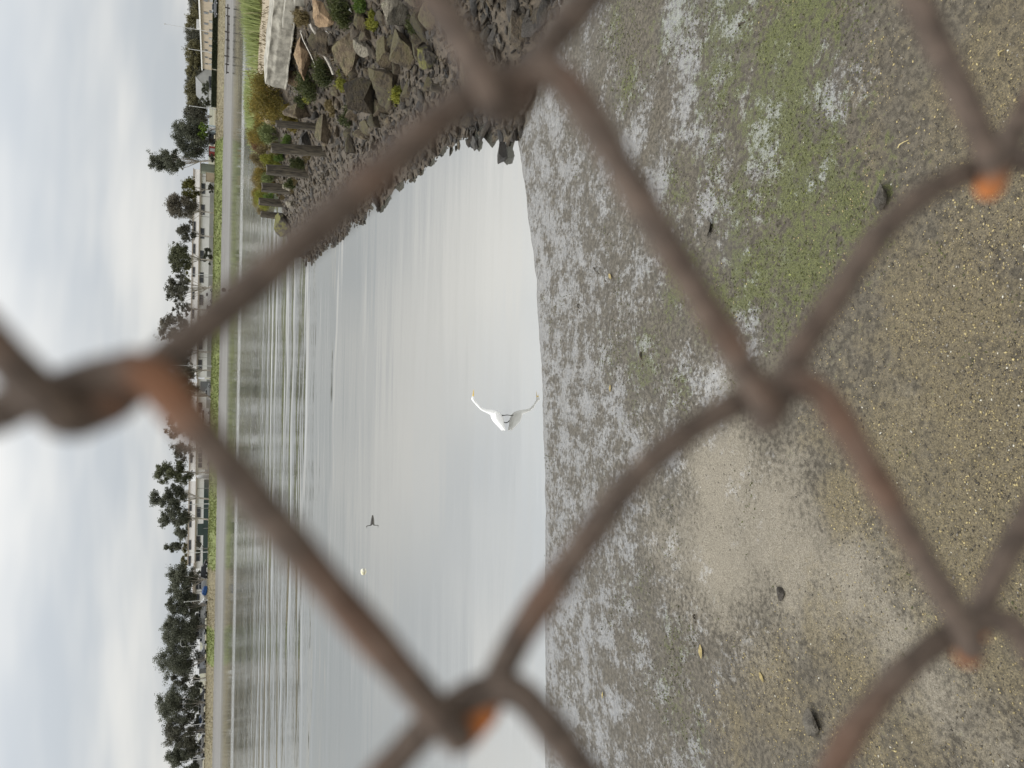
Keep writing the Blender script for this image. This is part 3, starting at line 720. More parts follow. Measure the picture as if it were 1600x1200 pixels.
def oriented(name, along, v0, v1, ya, yb, dist, depth, mat, label, cat, ang=None, bev=0.015):
    P0 = at(v1, ya, dist); P1 = at(v1, yb, dist); h = at(v0, ya, dist)[2] - P0[2]
    ln_ = abs(P0[0] - P1[0])
    o = MB().box((0, 0, 0), (ln_, depth, h)).build(name, mat, None, True, bev, loc=tuple(P1))
    o.rotation_euler = (0, 0, ang if ang is not None else math.atan2(d[1], d[0]))
    return tag(o, label, cat)
oriented('concrete_beam', 0, 441, 457, -12, 47, 23.4, 0.5, M['concrete'], 'flat grey concrete beam lying under the slab', 'beam')
oriented('concrete_beam', 0, 459, 476, -20, 12, 21.9, 0.4, M['concrete'], 'lower concrete beam at the picture edge below the first beam', 'beam')

# driftwood planks on the rocks
def stick(name, a, b, wdt, thk, mat, label, cat, lift=0.05):
    P, Q = hit(*a), hit(*b)
    P = P + np.array([0, 0, lift]); Q = Q + np.array([0, 0, lift])
    n = 6; pts = [P + (Q - P) * i / (n - 1) + np.array([0, 0, 0.02 * math.sin(i * 1.3)]) for i in range(n)]
    rads = [(wdt * (0.75 + 0.25 * math.sin(i * 1.7 + 1)), thk) for i in range(n)]
    o = MB().tube([q - P for q in pts], rads, 6).build(name, mat, None, False, loc=tuple(P))
    return tag(o, label, cat)
stick('plank', (486, 52), (509, 108), 0.10, 0.03, M['plank'], 'pale weathered plank leaning over the grey block', 'plank', 0.28)
stick('driftwood', (516, 70), (538, 118), 0.07, 0.05, M['plank'], 'grey driftwood log lying below the pale plank', 'driftwood', 0.3)
stick('driftwood', (500, 40), (516, 70), 0.05, 0.04, M['plank'], 'short driftwood stick right of the grey log', 'driftwood', 0.25)
TW = simple('dead_reed', (0.28, 0.22, 0.10), (0.48, 0.40, 0.20), 40, 0.8, stretch=(1, 1, 1))
TB = simple('dark_stick', (0.03, 0.025, 0.018), (0.09, 0.07, 0.045), 30, 0.8)
def twig(a, b, rad, mat, label, cat='twig', lift=0.006): return stick('twig', a, b, rad, rad * 0.8, mat, label, cat, lift)
twig((1404, 231), (1434, 208), 0.005, TW, 'straight straw stalk lying across dark mud')
twig((1562, 87), (1576, 70), 0.006, TW, 'yellow straw by the upper right fence wire')
twig((1271, 605), (1281, 614), 0.005, TW, 'short pale straw below the central fence knot')
twig((1002, 550), (1005, 572), 0.016, TB, 'dark stick lying on wet mud in front of the egret')
twig((928, 418), (947, 440), 0.007, TB, 'thin brown twig near a curled leaf')
twig((904, 475), (906, 488), 0.010, TB, 'brown curled twig near the water edge')
twig((1155, 40), (1172, 30), 0.012, TB, 'brown twig in the green algae at the far right')
twig((1086, 960), (1087, 973), 0.010, TB, 'small brown twig on pale silt at left')
LY = simple('dead_leaf', (0.20, 0.155, 0.06), (0.34, 0.27, 0.12), 30, 0.7)
def leaf(x, y, ln_, label, rz, mat=LY):
    p = hit(x, y); vs = []; fs = []
    for i in range(7):
        f = i / 6; wv = ln_ * 0.2 * math.sin(math.pi * min(1, f * 0.96 + 0.02)); z = 0.012 + ln_ * 0.22 * (f - 0.5)**2
        vs += [(ln_ * (f - .5), -wv, z + wv * 0.5), (ln_ * (f - .5), 0, z), (ln_ * (f - .5), wv, z + wv * 0.45)]
    for i in range(6):
        for j in range(2): fs.append((i*3+j, (i+1)*3+j, (i+1)*3+j+1, i*3+j+1))
    o = MB().add(vs, fs).build('leaf', mat, None, True, loc=tuple(p)); o.rotation_euler = (0.1, 0.1, rz)
    sm = o.modifiers.new('thickness', 'SOLIDIFY'); sm.thickness = 0.002
    tag(o, label, 'leaf', 'fallen leaves on the mud')
leaf(955, 432, 0.11, 'curled yellow leaf beside the thin brown twig', 0.9)
leaf(955, 607, 0.09, 'yellow leaf on wet mud in front of the egret', 0.2)
leaf(1097, 1018, 0.13, 'yellow curled leaf on silt between the two left fence wires', 0.3)
leaf(943, 1086, 0.08, 'brown leaf near the water at the far left', 0.1)
leaf(1192, 1058, 0.09, 'ochre leaf at the lower left beyond the fence wire', 0.8)
# white feathers on the rocks
FW = simple('white_feather', (0.78, 0.78, 0.76), (0.86, 0.86, 0.84), 20, 0.6)
for (x, y, rz, lb, ln_) in ((526, 53, 0.6, 'white feather lying on the large grey boulder', 0.30), (563, 20, 0.5, 'white feather on the small dark rock at the picture edge', 0.24)):
    p = hit(x, y); vs = []; fs = []
    for i in range(9):
        f = i / 8; wv = 0.05 * math.sin(math.pi * (0.06 + 0.9 * f))**0.7
        vs += [(ln_ * (f - .5), -wv, 0.05 * f * f), (ln_ * (f - .5), 0, 0.05 * f * f + 0.02), (ln_ * (f - .5), wv, 0.05 * f * f)]
    for i in range(8):
        for j in range(2): fs.append((i*3+j, (i+1)*3+j, (i+1)*3+j+1, i*3+j+1))
    o = MB().add(vs, fs).build('feather', FW, None, True, loc=(p[0], p[1] - 0.05, p[2] + 0.22)); o.rotation_euler = (-0.5, 0.5, rz + 0.6)
    sm = o.modifiers.new('thickness', 'SOLIDIFY'); sm.thickness = 0.006
    tag(o, lb, 'feather')

# ------------------------------------------------------------------ plants on the embankment
def quads(cen, d1, d2, v):
    """diamond leaves: centre, half axes d1 (long) and d2 (wide)"""
    n = len(cen); V = np.stack([cen - d1, cen + d2 - d1 * 0.1, cen + d1, cen - d2 - d1 * 0.1], 1).reshape(-1, 3)
    return V, np.arange(n * 4).reshape(n, 4), np.repeat(v, 4)
def unit(a): return a / (np.linalg.norm(a, axis=1)[:, None] + 1e-9)
BARK = simple('brown_stem', (0.05, 0.04, 0.025), (0.12, 0.095, 0.06), 12, 0.85)
LM = {
 'ochre': leafmat('ochre_shrub', (0.085, 0.075, 0.018), (0.27, 0.205, 0.045), (0.33, 0.20, 0.05)),
 'pale': leafmat('pale_green_shrub', (0.085, 0.11, 0.035), (0.22, 0.25, 0.10)),
 'lime': leafmat('yellow_green_shrub', (0.09, 0.105, 0.018), (0.28, 0.27, 0.045)),
 'green': leafmat('green_shrub', (0.04, 0.07, 0.015), (0.13, 0.19, 0.035)),
 'red': leafmat('reddish_shrub', (0.09, 0.045, 0.025), (0.21, 0.12, 0.06)),
 'darkg': leafmat('dark_green_shrub', (0.025, 0.032, 0.012), (0.085, 0.095, 0.03)),
 'dry': leafmat('dry_tuft', (0.09, 0.07, 0.03), (0.22, 0.17, 0.08)),
 'reed': leafmat('reed_blade', (0.30, 0.36, 0.13), (0.52, 0.57, 0.27), (0.62, 0.60, 0.36), 0.5),
}
def shrub(v0, v1, y0, y1, mat, label, seed, dist=None, name='shrub', n=None):
    r = np.random.default_rng(seed + 900)
    b = at(v1, (y0 + y1) / 2, dist) if dist else hit(v1, (y0 + y1) / 2)
    if dist: b[2] = float(ground_h(b[0], b[1]))
    s = pxm(b); W = (y1 - y0) * s / 2; H = (v1 - v0) * s * 0.98
    root = tag(empty(name, tuple(b)), label, 'shrub', 'shrubs on the embankment')
    nl = max(5, int(8 * (W * H)**0.5 * 3))
    lob = np.stack([r.uniform(-0.75, 0.75, nl) * W, r.uniform(-0.3, 0.9, nl) * min(W, 0.8), H * (0.12 + 0.62 * r.random(nl))], 1)
    lob[:, 2] *= 1 - 0.35 * (np.abs(lob[:, 0]) / W)**2
    n = n or int(np.clip(9000 * W * H + 1500, 1500, 16000))
    li = r.integers(0, nl, n); rad = 0.28 * min(W, H) + 0.06
    cen = lob[li] + r.normal(0, 0.45, (n, 3)) * rad; cen[:, 2] = np.abs(cen[:, 2])
    d1 = unit(r.normal(0, 0.55, (n, 3)) + np.array([0, 0, 0.95])) * (r.uniform(0.018, 0.05, n) * (1 + 0.25 * W))[:, None]
    d2 = unit(np.cross(d1, r.normal(size=(n, 3)))) * (r.uniform(0.006, 0.014, n) * (1 + 0.25 * W))[:, None]
    v = np.clip(0.25 + 0.75 * r.random(nl)[li] * 0.6 + r.normal(0, 0.2, n), 0, 1)
    V, Q, a = quads(cen, d1, d2, v)
    link('foliage', mesh_np('foliage', V, Q, {'v': a}), LM[mat], root)
    mb = MB()
    for k in range(min(nl, 9)): mb.tube([(lob[k, 0] * 0.2, lob[k, 1] * 0.2, -0.08), tuple(lob[k] * np.array([0.7, 0.7, 0.6])), tuple(lob[k])], [0.014, 0.009, 0.004], 5)
    mb.build('stem', BARK, root)
SHR = [
 (381,441,110,190,'ochre','large ochre and olive bush growing beside the concrete slab'),
 (398,436,194,224,'pale','pale green shrub between the first and second timber piles'),
 (400,440,241,263,'lime','yellow green shrub between the second and third timber piles'),
 (437,456,213,230,'green','bright green clump in front of the dark wedged rock'),
 (404,434,264,287,'pale','dull green shrub between the third and fourth timber piles'),
 (386,414,206,240,'red','reddish brown low plant above the second timber pile'),
 (392,412,262,292,'dry','dry rust coloured plant above the third timber pile'),
 (408,428,300,318,'green','low green plant by the fourth timber pile'),
 (462,494,104,160,'darkg','dark green bush spreading below the slab end'),
 (486,520,92,138,'darkg','dark olive bush between the plank and the largest boulder'),
 (458,482,12,38,'dry','brown dry tuft under the concrete beam'),
 (508,550,-6,38,'darkg','dark green plant around the brown boulder at the picture edge'),
 (546,572,-8,16,'green','bright green plant at the picture edge below the dark bush'),
 (395,412,178,206,'ochre','small ochre plant behind the nearest timber pile'),
 (455,476,150,166,'darkg','dark tuft beside the rugged grey brown boulder'),
 (393,408,288,322,'ochre','ochre mat of plants near the tip of the bank'),
 (438,470,186,206,'ochre','ochre tuft hanging beside the nearest timber pile'),
 (418,440,222,242,'dry','dry brown scrub around the head of the second timber pile'),
 (412,436,284,302,'ochre','ochre scrub between the fourth and fifth timber piles'),
 (400,418,318,340,'dry','dry scrub behind the farthest timber pile'),
 (476,486,136,164,'lime','yellow green tuft on the stones below the ochre bush'),
 (529,540,108,138,'lime','yellow green moss plant between driftwood and largest boulder'),
 (383,420,184,226,'ochre','broad ochre bush on the mound behind the first two piles'),
 (388,424,228,262,'dry','brown scrub on the mound behind the second and third piles'),
 (393,428,260,296,'ochre','ochre olive scrub on the mound behind the third and fourth piles'),
 (396,424,294,330,'lime','yellow green scrub covering the outer end of the mound'),
 (446,476,244,262,'darkg','dark weed hanging between the second and third piles low down'),
 (440,462,280,294,'darkg','dark weed at the foot of the third pile'),
 (532,548,164,196,'darkg','dark weed below the rugged boulder on the stones'),
 (616,628,132,160,'lime','patch of yellow green weed beside the tilted olive wedge'),
 (436,460,164,190,'ochre','ochre scrub spilling over the rugged grey brown boulder'),
 (510,524,146,180,'dry','rust coloured weed on the stones right of the long brown rock'),
 (578,590,16,50,'lime','yellow green weed around the small dark rock'),
 (638,652,16,52,'darkg','dark weed at the foot of the pale craggy boulder'),
 (425,446,240,252,'green','small green tuft at the foot of the yellow green shrub'),
]
for k, s_ in enumerate(SHR): shrub(*s_, seed=k)

# reeds on the back edge of the bank top
def blades(P, H, name, label, mat, wid=0.012, lean=0.18, seed=0, kind='stuff'):
    r = np.random.default_rng(seed); n = len(P)
    az = r.uniform(0, 6.283, n); ld = np.stack([np.cos(az), np.sin(az), np.zeros(n)], 1) * (H * np.abs(r.normal(lean, lean * .5, n)))[:, None]
    sd_ = np.stack([-np.sin(az), np.cos(az), np.zeros(n)], 1) * wid
    upv = np.zeros((n, 3)); upv[:, 2] = H
    m1 = P + ld * 0.3 + upv * 0.55; tp = P + ld + upv
    V = np.stack([P - sd_, P + sd_, m1 + sd_ * 0.8, tp, m1 - sd_ * 0.8], 1).reshape(-1, 3)
    Q = np.arange(n * 5).reshape(n, 5); v = np.clip(r.normal(0.5, 0.25, n), 0, 1)
    return tag(link(name, mesh_np(name, V, Q, {'v': np.repeat(v, 5)}), mat), label, kind=kind)
r = np.random.default_rng(12)
line = np.array([(23.0, 35.5), (19.5, 37), (17.6, 38.5), (16.2, 40.5), (15.0, 43), (14.0, 45.5), (13.2, 48)])
seg = r.random(15000) * (len(line) - 1.001); i0 = seg.astype(int); f = (seg - i0)[:, None]
P = line[i0] * (1 - f) + line[i0 + 1] * f
dens = fbm(P[:, 0] * 0.55, P[:, 1] * 0.55, 3, 50)
P = P + r.normal(0, 0.55, P.shape); keep = (dens > -0.10) & ((seg < 4.6) | (r.random(len(seg)) < 0.45)); P = P[keep]; dk = dens[keep]; sk = seg[keep]
z = spit_h(P[:, 0], P[:, 1])
blades(np.stack([P[:, 0], P[:, 1], np.maximum(z, 0) - 0.05], 1), r.uniform(0.5, 1.0, len(P)) * np.clip(1.05 + 1.3 * dk, 0.5, 1.45) * np.interp(sk, [0, 3, 6], [1.05, 0.95, 0.75]),
       'reed_grass', 'light green reed grass along the back edge of the bank path', LM['reed'], 0.016, 0.16, 3)
# fine dry grass along the path and on the mound
n = 14000; y = r.uniform(20, 50, n); x = toe(y) + 3.0 + 8 * r.random(n)**2.8; keep = fbm(x * 0.8, y * 0.8, 3, 61) > 0.05; x, y = x[keep], y[keep]
blades(np.stack([x, y, spit_h(x, y) - 0.01], 1), r.uniform(0.05, 0.22, len(x)), 'dry_grass', 'short dry grass scattered over the bank top', LM['dry'], 0.006, 0.4, 4)

# ------------------------------------------------------------------ algae and grit on the mud
ALM = leafmat('algae', (0.058, 0.062, 0.024), (0.155, 0.162, 0.060), (0.25, 0.27, 0.085), 0.2)
n = 120000; x = r.uniform(-5, 6.5, n); y = r.uniform(2.4, 10.5, n)
pa = blobs(ALG, x, y) + 2.0 * fbm(x * 2.4, y * 2.4, 5, 71) - 0.28 - 0.5 * np.clip(blobs(WET, x, y) - 0.4, 0, 1)
keep = (r.random(n) < np.clip(pa, 0, 1)**1.3) & (spit_h(x, y) < mud_h(x, y)); x, y, pa = x[keep], y[keep], pa[keep]
n = len(x); cen = np.stack([x, y, mud_h(x, y) + 0.004], 1)
d1 = unit(r.normal(size=(n, 3)) * np.array([1, 1, 0.35])) * r.uniform(0.005, 0.016, n)[:, None]
d2 = unit(np.cross(d1, r.normal(size=(n, 3)) + np.array([0, 0, 1.2]))) * r.uniform(0.003, 0.009, n)[:, None]
V, Q, a = quads(cen, d1, d2, np.clip(0.25 + 0.5 * pa + r.normal(0, 0.22, n) - 0.2, 0, 1))
tag(link('algae', mesh_np('algae', V, Q, {'v': a}), ALM), 'green algae scraps growing in patches on the mud', kind='stuff')
def grit(name, label, n, field, smin, smax, ymin, ymax, mat, seed):
    r = np.random.default_rng(seed)
    x = r.uniform(-4.6, 5.2, n); y = ymin + (ymax - ymin) * r.random(n)**1.2
    keep = (r.random(n) < np.clip(field(x, y), 0, 1)) & (spit_h(x, y) < mud_h(x, y)); x, y = x[keep], y[keep]; n = len(x)
    oc = np.array([(1,0,0),(0,1,0),(-1,0,0),(0,-1,0),(0,0,.7),(0,0,-.7)], float)
    s = smin + (smax - smin) * r.random(n)**3
    an = r.uniform(0, 6.28, n); ca, sa = np.cos(an), np.sin(an)
    st = np.stack([s * r.uniform(.7, 1.5, n), s * r.uniform(.5, 1, n), s * r.uniform(.4, .8, n)], 1)
    Vl = oc[None] * st[:, None, :] * r.uniform(0.75, 1.25, (n, 6, 1))
    Vx = Vl[..., 0] * ca[:, None] - Vl[..., 1] * sa[:, None]; Vy = Vl[..., 0] * sa[:, None] + Vl[..., 1] * ca[:, None]
    V = np.stack([Vx + x[:, None], Vy + y[:, None], Vl[..., 2] + (mud_h(x, y) + 0.15 * s)[:, None]], -1).reshape(-1, 3)
    T = np.array([(0,1,4),(1,2,4),(2,3,4),(3,0,4),(1,0,5),(2,1,5),(3,2,5),(0,3,5)])
    Fc = (T[None] + (np.arange(n) * 6)[:, None, None]).reshape(-1, 3)
    tag(link(name, mesh_np(name, V, Fc, {'v': np.repeat(r.random(n), 6)}), mat), label, kind='stuff')
def gm(name, stops, rough=0.7):
    mt, t, b = new_mat(name); rp = t.nodes.new('ShaderNodeValToRGB'); rp.color_ramp.interpolation = 'CONSTANT'
    while len(rp.color_ramp.elements) < len(stops): rp.color_ramp.elements.new(0.5)
    for e, (p_, c_) in zip(rp.color_ramp.elements, stops): e.position = p_; e.color = (*c_, 1)
    L(t, ATTR(t, 'v'), rp.inputs[0]); L(t, rp.outputs[0], b.inputs['Base Color']); b.inputs['Roughness'].default_value = rough; return mt
GS = gm('shell_grit', [(0, (0.05, 0.042, 0.03)), (0.28, (0.12, 0.098, 0.062)), (0.52, (0.27, 0.215, 0.105)), (0.76, (0.42, 0.34, 0.165)), (0.9, (0.20, 0.18, 0.15)), (0.985, (0.55, 0.52, 0.44))])
GD = gm('dark_grit', [(0, (0.05, 0.042, 0.032)), (0.35, (0.09, 0.078, 0.06)), (0.7, (0.15, 0.13, 0.10)), (0.985, (0.55, 0.52, 0.45))])
sandf = lambda x, y: (np.maximum(blobs(SAND, x, y), 0.4 * sstep(5.6, 3.8, y)) + 1.5 * fbm(x * 2.2, y * 2.2, 4, 81)) * (0.35 + 0.65 * sstep(0.9, 0.3, blobs(SILT, x, y))) - 0.1
grit('grit', 'yellow and tan shell grit scattered over the near shore', 120000, sandf, 0.003, 0.0105, 2.5, 6.2, GS, 5)
grit('dark_grit', 'dark specks of grit and worm casts on the silt', 42000, lambda x, y: 0.3 + 0.8 * fbm(x * 3, y * 3, 3, 91), 0.003, 0.010, 2.5, 10.0, GD, 6)

# ------------------------------------------------------------------ egret wading
def rings(path, n=14):
    """path: (x, z, half height, half width) along the animal; returns a smooth closed skin in the x-z plane"""
    pts = np.array(path); m_ = []
    # catmull-rom resample
    K = len(pts); outp = []
    for i in range(K - 1):
        p0, p1, p2, p3 = pts[max(i-1, 0)], pts[i], pts[i+1], pts[min(i+2, K-1)]
        for f in np.linspace(0, 1, 5)[:-1]:
            outp.append(0.5 * ((2*p1) + (-p0+p2)*f + (2*p0-5*p1+4*p2-p3)*f*f + (-p0+3*p1-3*p2+p3)*f**3))
    outp.append(pts[-1]); q = np.array(outp); T = np.gradient(q[:, :2], axis=0); T /= np.linalg.norm(T, axis=1)[:, None] + 1e-9
    nrm_ = np.stack([-T[:, 1], T[:, 0]], 1); vs = []; fs = []
    for i in range(len(q)):
        for k in range(n):
            a = 2 * math.pi * k / n; hh = max(q[i, 2], 0.001); ww = max(q[i, 3], 0.001)
            vs.append((q[i, 0] + nrm_[i, 0] * hh * math.cos(a), ww * math.sin(a), q[i, 1] + nrm_[i, 1] * hh * math.cos(a)))
    for i in range(len(q) - 1):
        for k in range(n): fs.append((i*n+k, i*n+(k+1) % n, (i+1)*n+(k+1) % n, (i+1)*n+k))
    fs += [tuple(range(n))[::-1], tuple((len(q)-1)*n + k for k in range(n))]
    return MB().add(vs, fs)
WH = simple('white_plumage', (0.74, 0.74, 0.73), (0.84, 0.84, 0.82), 14, 0.75, 0.35, 0.006, stretch=(1, 3, 5))
BILL = simple('yellow_bill', (0.62, 0.40, 0.06), (0.72, 0.50, 0.10), 30, 0.45)
BLK = simple('black_leg', (0.012, 0.012, 0.012), (0.03, 0.03, 0.03), 30, 0.5)
e = on_z(791.5, 648, 0.0)
egret = tag(empty('egret', (e[0], e[1], 0.022), 0.06), 'white egret with yellow bill wading in the shallow water', 'bird')
egret.scale = (1.0, 1.0, 1.0)
rings([(.302,.553,.006,.006),(.285,.556,.017,.013),(.262,.558,.025,.019),(.236,.549,.022,.018),(.21,.528,.0205,.017),(.175,.496,.0195,.0165),(.14,.462,.0195,.0165),(.108,.428,.0205,.017),
       (.080,.383,.023,.020),(.060,.325,.028,.024),(.045,.27,.038,.032),(.028,.222,.050,.042),(-.01,.168,.076,.062),(-.06,.126,.083,.070),(-.115,.094,.072,.064),(-.165,.066,.048,.048),
       (-.205,.044,.030,.034),(-.232,.030,.020,.026),(-.250,.022,.006,.016)], 18).build('body', WH, egret, True)
rings([(.292,.555,.0125,.010),(.33,.552,.0095,.0075),(.375,.547,.006,.005),(.405,.5425,.0014,.0014)], 8).build('bill', BILL, egret, True)
for s_ in (-1, 1):
    w_ = rings([(.03,.205,.012,.006),(-.01,.175,.050,.014),(-.07,.130,.060,.016),(-.13,.095,.046,.014),(-.19,.062,.028,.010),(-.24,.034,.014,.006),(-.262,.022,.004,.003)], 10)
    o = w_.build('wing', WH, egret, True); o.location = (0, s_ * 0.056, 0.004); o.rotation_euler = (s_ * -0.18, 0, 0)
    MB().tube([(.255, s_ * .0155, .564), (.2555, s_ * .0185, .564)], .004, 8).build('eye', BLK, egret, True)
MB().tube([(-.01, -.03, .085), (-.012, -.03, .03), (.012, -.03, -.12)], [.012, .0065, .006], 8).build('leg', BLK, egret, True)
MB().tube([(-.055, .03, .075), (-.092, .03, .04), (-.122, .03, .012), (-.132, .03, -.02), (-.115, .03, -.12)], [.014, .008, .0085, .008, .006], 8).build('leg', BLK, egret, True)

# diving bird and float
g = on_z(582, 820, 0.0); DK = simple('dark_plumage', (0.03, 0.028, 0.026), (0.08, 0.072, 0.066), 25, 0.6)
gb = tag(empty('waterbird', tuple(g), 0.0), 'small dark water bird swimming with raised neck', 'bird')
gb.scale = (0.85, 0.6, 0.85)
rings([(-.075,.192,.004,.004),(-.058,.196,.013,.011),(-.038,.193,.015,.013),(-.026,.170,.012,.011),(-.022,.13,.012,.011),(-.018,.09,.015,.013),(.0,.05,.028,.028),(.06,.024,.045,.05),(.15,.016,.042,.05),(.25,.014,.026,.032),(.33,.014,.008,.014)], 12).build('body', DK, gb, True)
rings([(-.072,.193,.006,.005),(-.10,.191,.004,.003),(-.12,.189,.001,.001)], 8).build('bill', DK, gb, True)
fl = on_z(568, 893, 0.0)
FT = simple('foam_float', (0.55, 0.50, 0.30), (0.78, 0.76, 0.66), 9, 0.6)
o = rings([(-.13,.03,.004,.004),(-.11,.035,.045,.05),(-.04,.045,.068,.07),(.04,.04,.066,.07),(.10,.03,.045,.05),(.125,.025,.005,.005)], 14).build('float', FT, None, True, loc=tuple(fl)); o.rotation_euler = (0, -0.12, 0.25); o.scale = (0.75, 0.7, 0.75)
tag(o, 'pale yellow floating lump on the calm water', 'float')

# ------------------------------------------------------------------ far bank: buildings
def paint(name, c, rough=0.6, var=0.85, sc_=0.6): return simple(name, tuple(x * var for x in c), c, sc_, rough)
WW = paint('white_wall', (0.80, 0.80, 0.79), 0.7, 0.93); BG = paint('beige_wall', (0.44, 0.37, 0.28), 0.8); GW = paint('grey_wall', (0.36, 0.36, 0.35), 0.8)
FAS = paint('tan_fascia', (0.36, 0.31, 0.25)); WIN = paint('dark_glass', (0.06, 0.065, 0.075), 0.15); ROOF = paint('grey_roof', (0.17, 0.17, 0.165)); DOORG = paint('grey_door', (0.16, 0.17, 0.18), 0.5)
DGR = paint('dark_green_panel', (0.04, 0.065, 0.06)); WT = paint('white_trim', (0.78, 0.77, 0.75)); FR = paint('window_frame', (0.22, 0.22, 0.22)); BASEG = paint('grey_plinth', (0.33, 0.33, 0.31), 0.8)
GZ = 2.9
def xof(y, Y, V=320): return float(at(V, y, Y)[0])
def zof(V, y, Y): return float(at(V, y, Y)[2])
def window(parent, x0, x1, Yw, z0, z1, frame=FR):
    f = MB()
    t = 0.12
    f.box((x0 - t, Yw - 0.10, z0 - t), (x1 + t, Yw + 0.02, z0)); f.box((x0 - t, Yw - 0.10, z1), (x1 + t, Yw + 0.02, z1 + t))
    f.box((x0 - t, Yw - 0.10, z0), (x0, Yw + 0.02, z1)); f.box((x1, Yw - 0.10, z0), (x1 + t, Yw + 0.02, z1))
    nb = max(1, int((x1 - x0) / 1.1))
    for k in range(1, nb): xm = x0 + (x1 - x0) * k / nb; f.box((xm - 0.04, Yw - 0.08, z0), (xm + 0.04, Yw + 0.02, z1))
    o = f.build('window', frame, parent)
    for k in range(nb):
        a = x0 + (x1 - x0) * k / nb + (0.05 if k else 0.01); b = x0 + (x1 - x0) * (k + 1) / nb - (0.05 if k < nb - 1 else 0.01)
        MB().box((a, Yw - 0.045, z0 + 0.01), (b, Yw - 0.025, z1 - 0.01)).build('pane', WIN, o)
def warehouse(label, ya, yb, wins, upper, eaveV, topV, base=BASEG, basez=1.1, doors=(), Yf=231.0, name='warehouse'):
    x1, x0 = xof(ya, Yf), xof(yb, Yf); ym = (ya + yb) / 2; ze = zof(eaveV, ym, Yf); zt_ = zof(topV, ym, Yf + 3)
    root = tag(empty(name, ((x0 + x1) / 2, Yf, GZ)), label, 'building', 'buildings on the far bank')
    root_inv = (-(x0 + x1) / 2, -Yf, -GZ)
    def put(o): o.location = root_inv; return o
    put(MB().box((x0, Yf, GZ - 0.3), (x1, Yf + 22, ze)).build('wall', WW, root))
    put(MB().box((x0 + 1, Yf + 3, ze + 0.01), (x1 - 1, Yf + 20, zt_)).build('upper_wall', WW, root))
    put(MB().box((x0 - 0.3, Yf - 0.5, ze + 0.012), (x1 + 0.3, Yf + 2.98, ze + 0.30)).build('fascia', FAS, root))
    put(MB().box((x0 + 0.8, Yf + 2.7, zt_ + 0.003), (x1 - 0.8, Yf + 20.3, zt_ + 0.22)).build('roof', FAS, root))
    put(MB().box((x0 + 0.2, Yf - 0.06, GZ - 0.2), (x1 - 0.2, Yf - 0.004, GZ + basez)).build('plinth', base, root))
    before = set(root.children)
    for q_, x in enumerate(np.arange(x0 + 6, x1 - 6, 13.0)):
        MB().box((x, Yf + 6, zt_ + 0.225), (x + 1.6 + (q_ % 3) * .5, Yf + 8, zt_ + 0.8 + 0.25 * (q_ % 2))).build('roof_vent', GW, root)
    for y in wins:
        xc = xof(y, Yf); window(root, xc - 1.35, xc + 1.35, Yf, ze - 1.05, ze - 0.22)
    for y in upper:
        xc = xof(y, Yf + 3); window(root, xc - 1.3, xc + 1.3, Yf + 3, zt_ - 0.62, zt_ - 0.2)
    for (y0, y1, v0, v1, mt) in doors:
        a, b = xof(y1, Yf), xof(y0, Yf)
        d_ = MB().box((a, Yf - 0.14, max(GZ, zof(v1, ym, Yf))), (b, Yf - 0.07, zof(v0, ym, Yf))); d_.build('door', mt, root)
    for x in np.arange(x0 + 5.6, x1 - 1, 5.6): MB().box((x - 0.06, Yf - 0.12, GZ), (x + 0.06, Yf - 0.065, ze - 0.15)).build('downpipe', GW, root)
    for o in set(root.children) - before: o.location = root_inv
    return root
warehouse('long white warehouse with a row of dark high windows', 256, 590, [295, 328, 365, 400, 434, 469, 503, 538, 570], [320, 355, 390, 426, 461, 491, 522], 311.5, 300.5, doors=[(257, 271, 314, 333, DOORG)])
warehouse('white warehouse with a grey roller door behind forked trees', 592, 742, [637, 670, 702], [646, 680, 715], 308.5, 297.5, doors=[(596, 612, 312, 329, DOORG)])
warehouse('white building with a dark green base by the lamp post', 748, 888, [800, 845, 868], [790, 815, 850, 875], 306.5, 295, base=DGR, basez=1.3, doors=[(818, 836, 309, 318, DGR)])
warehouse('small white hall behind the bent pale tree', 895, 955, [912, 935], [], 305, 302, Yf=233.0, basez=0.8, name='hall')

# beige building seen obliquely on the right
P0 = np.array([xof(-60, 212.0), 212.0]); P1 = np.array([xof(108, 385.0), 385.0])
dd = P1 - P0; LB = np.linalg.norm(dd); ang = math.atan2(dd[1], dd[0]); ZT = 7.7
bb = tag(empty('office_block', (P0[0], P0[1], GZ), ang), 'long beige two storey block receding behind the hedge on the right', 'building', 'buildings on the far bank')
MB().box((0, -25, -0.4), (LB, 0, ZT - GZ)).build('wall', BG, bb)
MB().box((-0.5, -25.5, ZT - GZ + 0.005), (LB + 0.5, 0.7, ZT - GZ + 0.45)).build('roof', WT, bb)
def side_win(parent, xa, xb, za, zb_, fm=FR):
    o = MB().box((xa - .2, 0.003, za - .2), (xb + .2, 0.14, zb_ + .2)).build('window', fm, parent)
    MB().box((xa, 0.143, za), (xb, 0.16, zb_)).build('pane', WIN, o)
for k, xa in enumerate(np.arange(6, LB - 10, 17)): side_win(bb, xa, xa + 2.6, 2.7, 3.6)
for k, xa in enumerate(np.arange(9, LB - 10, 15.0)):
    o = MB().box((xa - 0.15, 0.003, 0), (xa + 3.15, 0.12, 2.2)).build('door', FR, bb); MB().box((xa, 0.123, 0.05), (xa + 3, 0.15, 2.05)).build('panel', WIN if k % 2 else GW, o)
for xa in (12, 48, 96): MB().box((xa, -5, ZT - GZ + 0.455), (xa + 3.5, -2, ZT - GZ + 1.7)).build('roof_vent', GW, bb)
